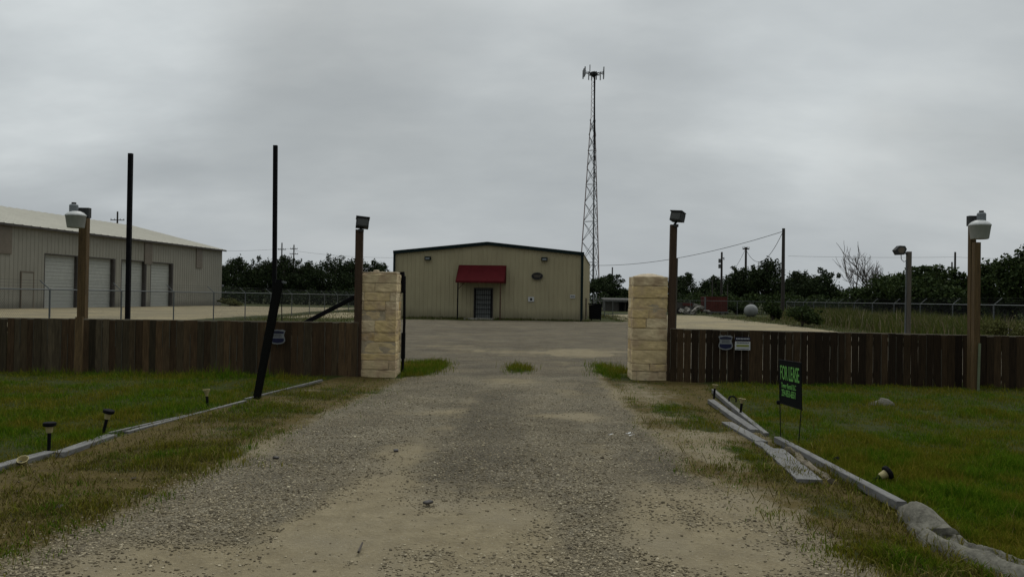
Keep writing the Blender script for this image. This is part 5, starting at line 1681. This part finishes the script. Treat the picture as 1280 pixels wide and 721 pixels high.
# far wood on the horizon
k = 9000
x = rng.uniform(-160, 260, k); yy = 255 + rng.uniform(-6, 6, k); hh_ = (2.6 + 1.5 * vnoise(x, x * 0, .09, 3)) * rng.random(k) ** .7
Pn = np.stack([x, yy, hh_], -1); a = rng.normal(size=(k, 3)); a /= np.linalg.norm(a, axis=1)[:, None]
b = np.cross(a, rng.normal(size=(k, 3))); b /= np.linalg.norm(b, axis=1)[:, None]
q = np.stack([Pn - a * .6, Pn + b * .5, Pn + a * .6, Pn - b * .5], 1).reshape(-1, 3)
o = nmesh('far_woods', q, [np.arange(k * 4).reshape(-1, 4)], M['leaf_oak']); tag(o, 'low dark far wood along the horizon', 'woods', kind='stuff')

# ------------------------------------------------------------------ weeds
def weedmat():
    t = NT('tall_weed_blades')
    g = t.n('ShaderNodeNewGeometry'); at = t.n('ShaderNodeAttribute', attribute_name='dry')
    ga = t.ramp(g.outputs['Random Per Island'], [(0, (0.0400, 0.0560, 0.0120)), (.5, (0.0640, 0.0800, 0.0165)), (1, (0.1040, 0.1080, 0.0270))])
    dr_ = t.ramp(g.outputs['Random Per Island'], [(0, (.10, .085, .045)), (.7, (.16, .13, .07)), (1, (.26, .22, .15))])
    sp = t.n('ShaderNodeSeparateColor'); t.l(at.outputs['Color'], sp.inputs[0])
    t.bsdf(t.mix(sp.outputs[0], ga, dr_), .8, 0, None, .15, .25)
    return t.m


M['weeds'] = weedmat()
n = 75000
yy = 15.8 + (78 - 15.8) * rng.random(n) ** 1.5
fx = 17.6 + (yy - 16) * .1664
x = fx + rng.normal(size=n) * .9 - .35 - .9 * rng.random(n) * (yy < 40)
cl_ = vnoise(x, yy, .9, 15)
keep = rng.random(n) < .35 + .8 * cl_
x, yy = x[keep], yy[keep]
h = (.35 + .85 * rng.random(len(x)) ** 1.3) * (.6 + .7 * vnoise(x, yy, .6, 16))
dry = (rng.random(len(x)) < .12 + .25 * (vnoise(x, yy, .5, 17) > .55)).astype(float)
o = blades('tall_weeds', x, yy, h, .006 + .016 * rng.random(len(x)) + .0002 * yy, .1 + .45 * rng.random(len(x)), dry, M['weeds'])
tag(o, 'tall green and brown weeds along the chain-link fence', 'weeds', kind='stuff')
# rough grass beyond the gate: along the wall foot, the lot edges, behind the fences
n = 60000
xs_ = []; ys_ = []
s = rng.random(9000) * (Lw + 1) - .5
q = np.array(cl[:2])[None] + s[:, None] * np.array(fdir[:2])[None] - (.05 + .35 * rng.random(9000) ** 2)[:, None] * np.array(ddir[:2])[None]
kk = (rng.random(9000) < .35 + .9 * (vnoise(q[:, 0], q[:, 1], 1.3, 21) - .3)) & ((s < 5.2) | (s > 7.4) | (rng.random(9000) < .15)); xs_.append(q[kk, 0]); ys_.append(q[kk, 1])
x = rng.uniform(-16, 27, n * 3); yv = 15.6 + 62 * rng.random(n * 3) ** 1.6
z_ = zones(x, yv); kk = rng.random(n * 3) < z_[2] * .8
kk &= ~((yv > 54.6 - .12 * (x - 4.8)) & (x > -8.8) & (x < 7.4))
xs_.append(x[kk]); ys_.append(yv[kk])
gx_ = rng.uniform(-3.2, 3.2, 90000); gy_ = rng.uniform(15.4, 19.5, 90000); z_ = zones(gx_, gy_)
kk = (rng.random(90000) < z_[2] * .75) & ~((gy_ < 16.3) & (np.abs(gx_) > 2.15)); xs_.append(gx_[kk]); ys_.append(gy_[kk])
x = np.concatenate(xs_); yv = np.concatenate(ys_)
hb = (.05 + .17 * rng.random(len(x)) ** 1.6) * (.5 + .9 * vnoise(x, yv, 5.0, 61))
dry = (rng.random(len(x)) < .3).astype(float)
nr_ = yv < 26
for nm_, mk, mt, lb in (('rough_grass', ~nr_, 'weeds', 'rough grass along the wall foot and lot edges beyond the gate'), ('gate_grass', nr_, 'grass', 'bright green grass tufts just inside the gate and behind the fences')):
    o = blades(nm_, x[mk], yv[mk], hb[mk] * (.8 if mt == 'grass' else 1), ((.0012 + .00012 * yv + .002 * rng.random(len(x))) if mt == 'grass' else (.003 + .0002 * yv + .003 * rng.random(len(x))))[mk], (.2 + .6 * rng.random(len(x)))[mk], dry[mk] * (1 if mt == 'weeds' else .5), M[mt])
    tag(o, lb, 'grass', kind='stuff')

# low brush closing the view under the trees
def brush(name, xs, ys, top, n, leafsize, mat, label, seed):
    rr = np.random.default_rng(seed)
    f = rr.random(n); x = np.interp(f, np.linspace(0, 1, len(xs)), xs) + rr.normal(size=n) * .9; y = np.interp(f, np.linspace(0, 1, len(ys)), ys) + rr.normal(size=n) * .9
    hgt = top * (.45 + .75 * vnoise(x, y, .45, seed)) * rr.random(n) ** .8
    Pn = np.stack([x, y, hgt], -1); a = rr.normal(size=(n, 3)); a /= np.linalg.norm(a, axis=1)[:, None]
    b = np.cross(a, rr.normal(size=(n, 3))); b /= np.linalg.norm(b, axis=1)[:, None]
    s_ = leafsize * (.5 + .9 * rr.random(n))[:, None]
    q = np.stack([Pn - a * s_ * .5, Pn + b * s_ * .35, Pn + a * s_ * .5, Pn - b * s_ * .35], 1).reshape(-1, 3)
    o = nmesh(name, q, [np.arange(n * 4).reshape(-1, 4)], M[mat]); tag(o, label, 'undergrowth', kind='stuff')


brush('undergrowth', [-48, -30, -14], [119, 120, 120], 2.6, 9000, .32, 'leaf_oak', 'dark undergrowth at the foot of the oaks behind the pale apron', 31)
brush('undergrowth', [22, 34, 40, 40, 33, 30], [97, 95, 88, 70, 48, 28], 2.6, 22000, .24, 'leaf_mid', 'dark undergrowth behind the weedy chain-link fence', 32)
brush('undergrowth', [12, 20, 26], [110, 108, 104], 2.4, 5000, .30, 'leaf_oak', 'dark undergrowth behind the red container and rubble', 33)

# ------------------------------------------------------------------ light and sky
w = bpy.data.worlds.new('World'); sc.world = w; w.use_nodes = True
nt = w.node_tree; nt.nodes.clear()
T = NT.__new__(NT); T.t = nt; T.m = None
outw = nt.nodes.new('ShaderNodeOutputWorld')
EL, AZ = 62.0, 20.0
sky = nt.nodes.new('ShaderNodeTexSky'); sky.sky_type = 'NISHITA'; sky.sun_disc = False
sky.sun_elevation = R(EL); sky.sun_rotation = R(AZ); sky.dust_density = 4.0
bg1 = nt.nodes.new('ShaderNodeBackground'); bg1.inputs[1].default_value = .06
nt.links.new(sky.outputs[0], bg1.inputs[0])
tc = nt.nodes.new('ShaderNodeTexCoord')
sepv = nt.nodes.new('ShaderNodeSeparateXYZ'); nt.links.new(tc.outputs['Generated'], sepv.inputs[0])
zc = T.math('MAXIMUM', sepv.outputs[2], 0.0)
den = T.math('ADD', zc, .34)
comb = nt.nodes.new('ShaderNodeCombineXYZ')
nt.links.new(T.math('DIVIDE', sepv.outputs[0], den), comb.inputs[0])
nt.links.new(T.math('DIVIDE', sepv.outputs[1], den), comb.inputs[1])
comb.inputs[2].default_value = 3.7
cv = T.mapping(comb.outputs[0], (.95, 1.5, 1))
n1 = T.noise(cv, .85, 6, .52); n2 = T.noise(cv, 2.3, 5, .55)
f = T.math('ADD', T.math('MULTIPLY', n1, .7), T.math('MULTIPLY', n2, .3))
cloud = T.ramp(f, [(.30, (.27, .292, .302)), (.46, (.335, .358, .364)), (.56, (.395, .418, .42)), (.70, (.50, .52, .512))])
for u_, v_, rad_, k_ in ((95, 95, 13, .30), (1090, 110, 16, .22), (430, 250, 10, .10), (430, 150, 12, -.16), (640, 60, 12, .05), (1240, 280, 12, -.14), (1270, 20, 10, -.10)):
    dv_ = ray(u_, v_).normalized()
    dn_ = nt.nodes.new('ShaderNodeVectorMath'); dn_.operation = 'DOT_PRODUCT'
    nt.links.new(tc.outputs['Generated'], dn_.inputs[0]); dn_.inputs[1].default_value = dv_
    wob_ = T.math('ADD', dn_.outputs['Value'], T.math('MULTIPLY', T.math('SUBTRACT', n1, .5), .09))
    g_ = T.maprange(wob_, math.cos(R(rad_)), 1.0, 0.0, k_)
    sc_ = T.math('ADD', g_, 1.0)
    cm_ = nt.nodes.new('ShaderNodeCombineColor')
    for i_ in range(3): nt.links.new(sc_, cm_.inputs[i_])
    cloud = T.mix(1.0, cloud, cm_.outputs[0], 'MULTIPLY')
hz = T.maprange(zc, .0, .20)
cloud = T.mix(T.math('SUBTRACT', 1.0, hz), cloud, T.mix(.6, cloud, (.30, .328, .355)))
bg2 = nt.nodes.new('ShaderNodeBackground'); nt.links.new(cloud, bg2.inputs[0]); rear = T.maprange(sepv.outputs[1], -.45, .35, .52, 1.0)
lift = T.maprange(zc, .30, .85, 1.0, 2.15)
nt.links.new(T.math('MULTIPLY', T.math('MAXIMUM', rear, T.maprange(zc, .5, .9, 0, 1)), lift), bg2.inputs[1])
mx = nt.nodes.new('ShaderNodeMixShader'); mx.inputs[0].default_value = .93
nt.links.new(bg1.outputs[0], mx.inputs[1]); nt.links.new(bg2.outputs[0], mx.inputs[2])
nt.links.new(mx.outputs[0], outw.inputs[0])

sd = bpy.data.lights.new('sun', 'SUN'); sd.energy = .9; sd.angle = R(40); sd.color = (1.0, .97, .92)
so = bpy.data.objects.new('sun', sd); C.objects.link(so)
az = R(AZ); el = R(EL)
sv = Vector((math.sin(az) * math.cos(el), math.cos(az) * math.cos(el), math.sin(el)))
so.rotation_euler = sv.to_track_quat('Z', 'Y').to_euler(); so.location = sv * 60

sc.view_settings.view_transform = 'Standard'
sc.view_settings.look = 'None'
sc.view_settings.exposure = 0.45
sc.view_settings.gamma = 1.0
sc.cycles.max_bounces = 6
sc.cycles.use_denoising = True
sc.render.film_transparent = False
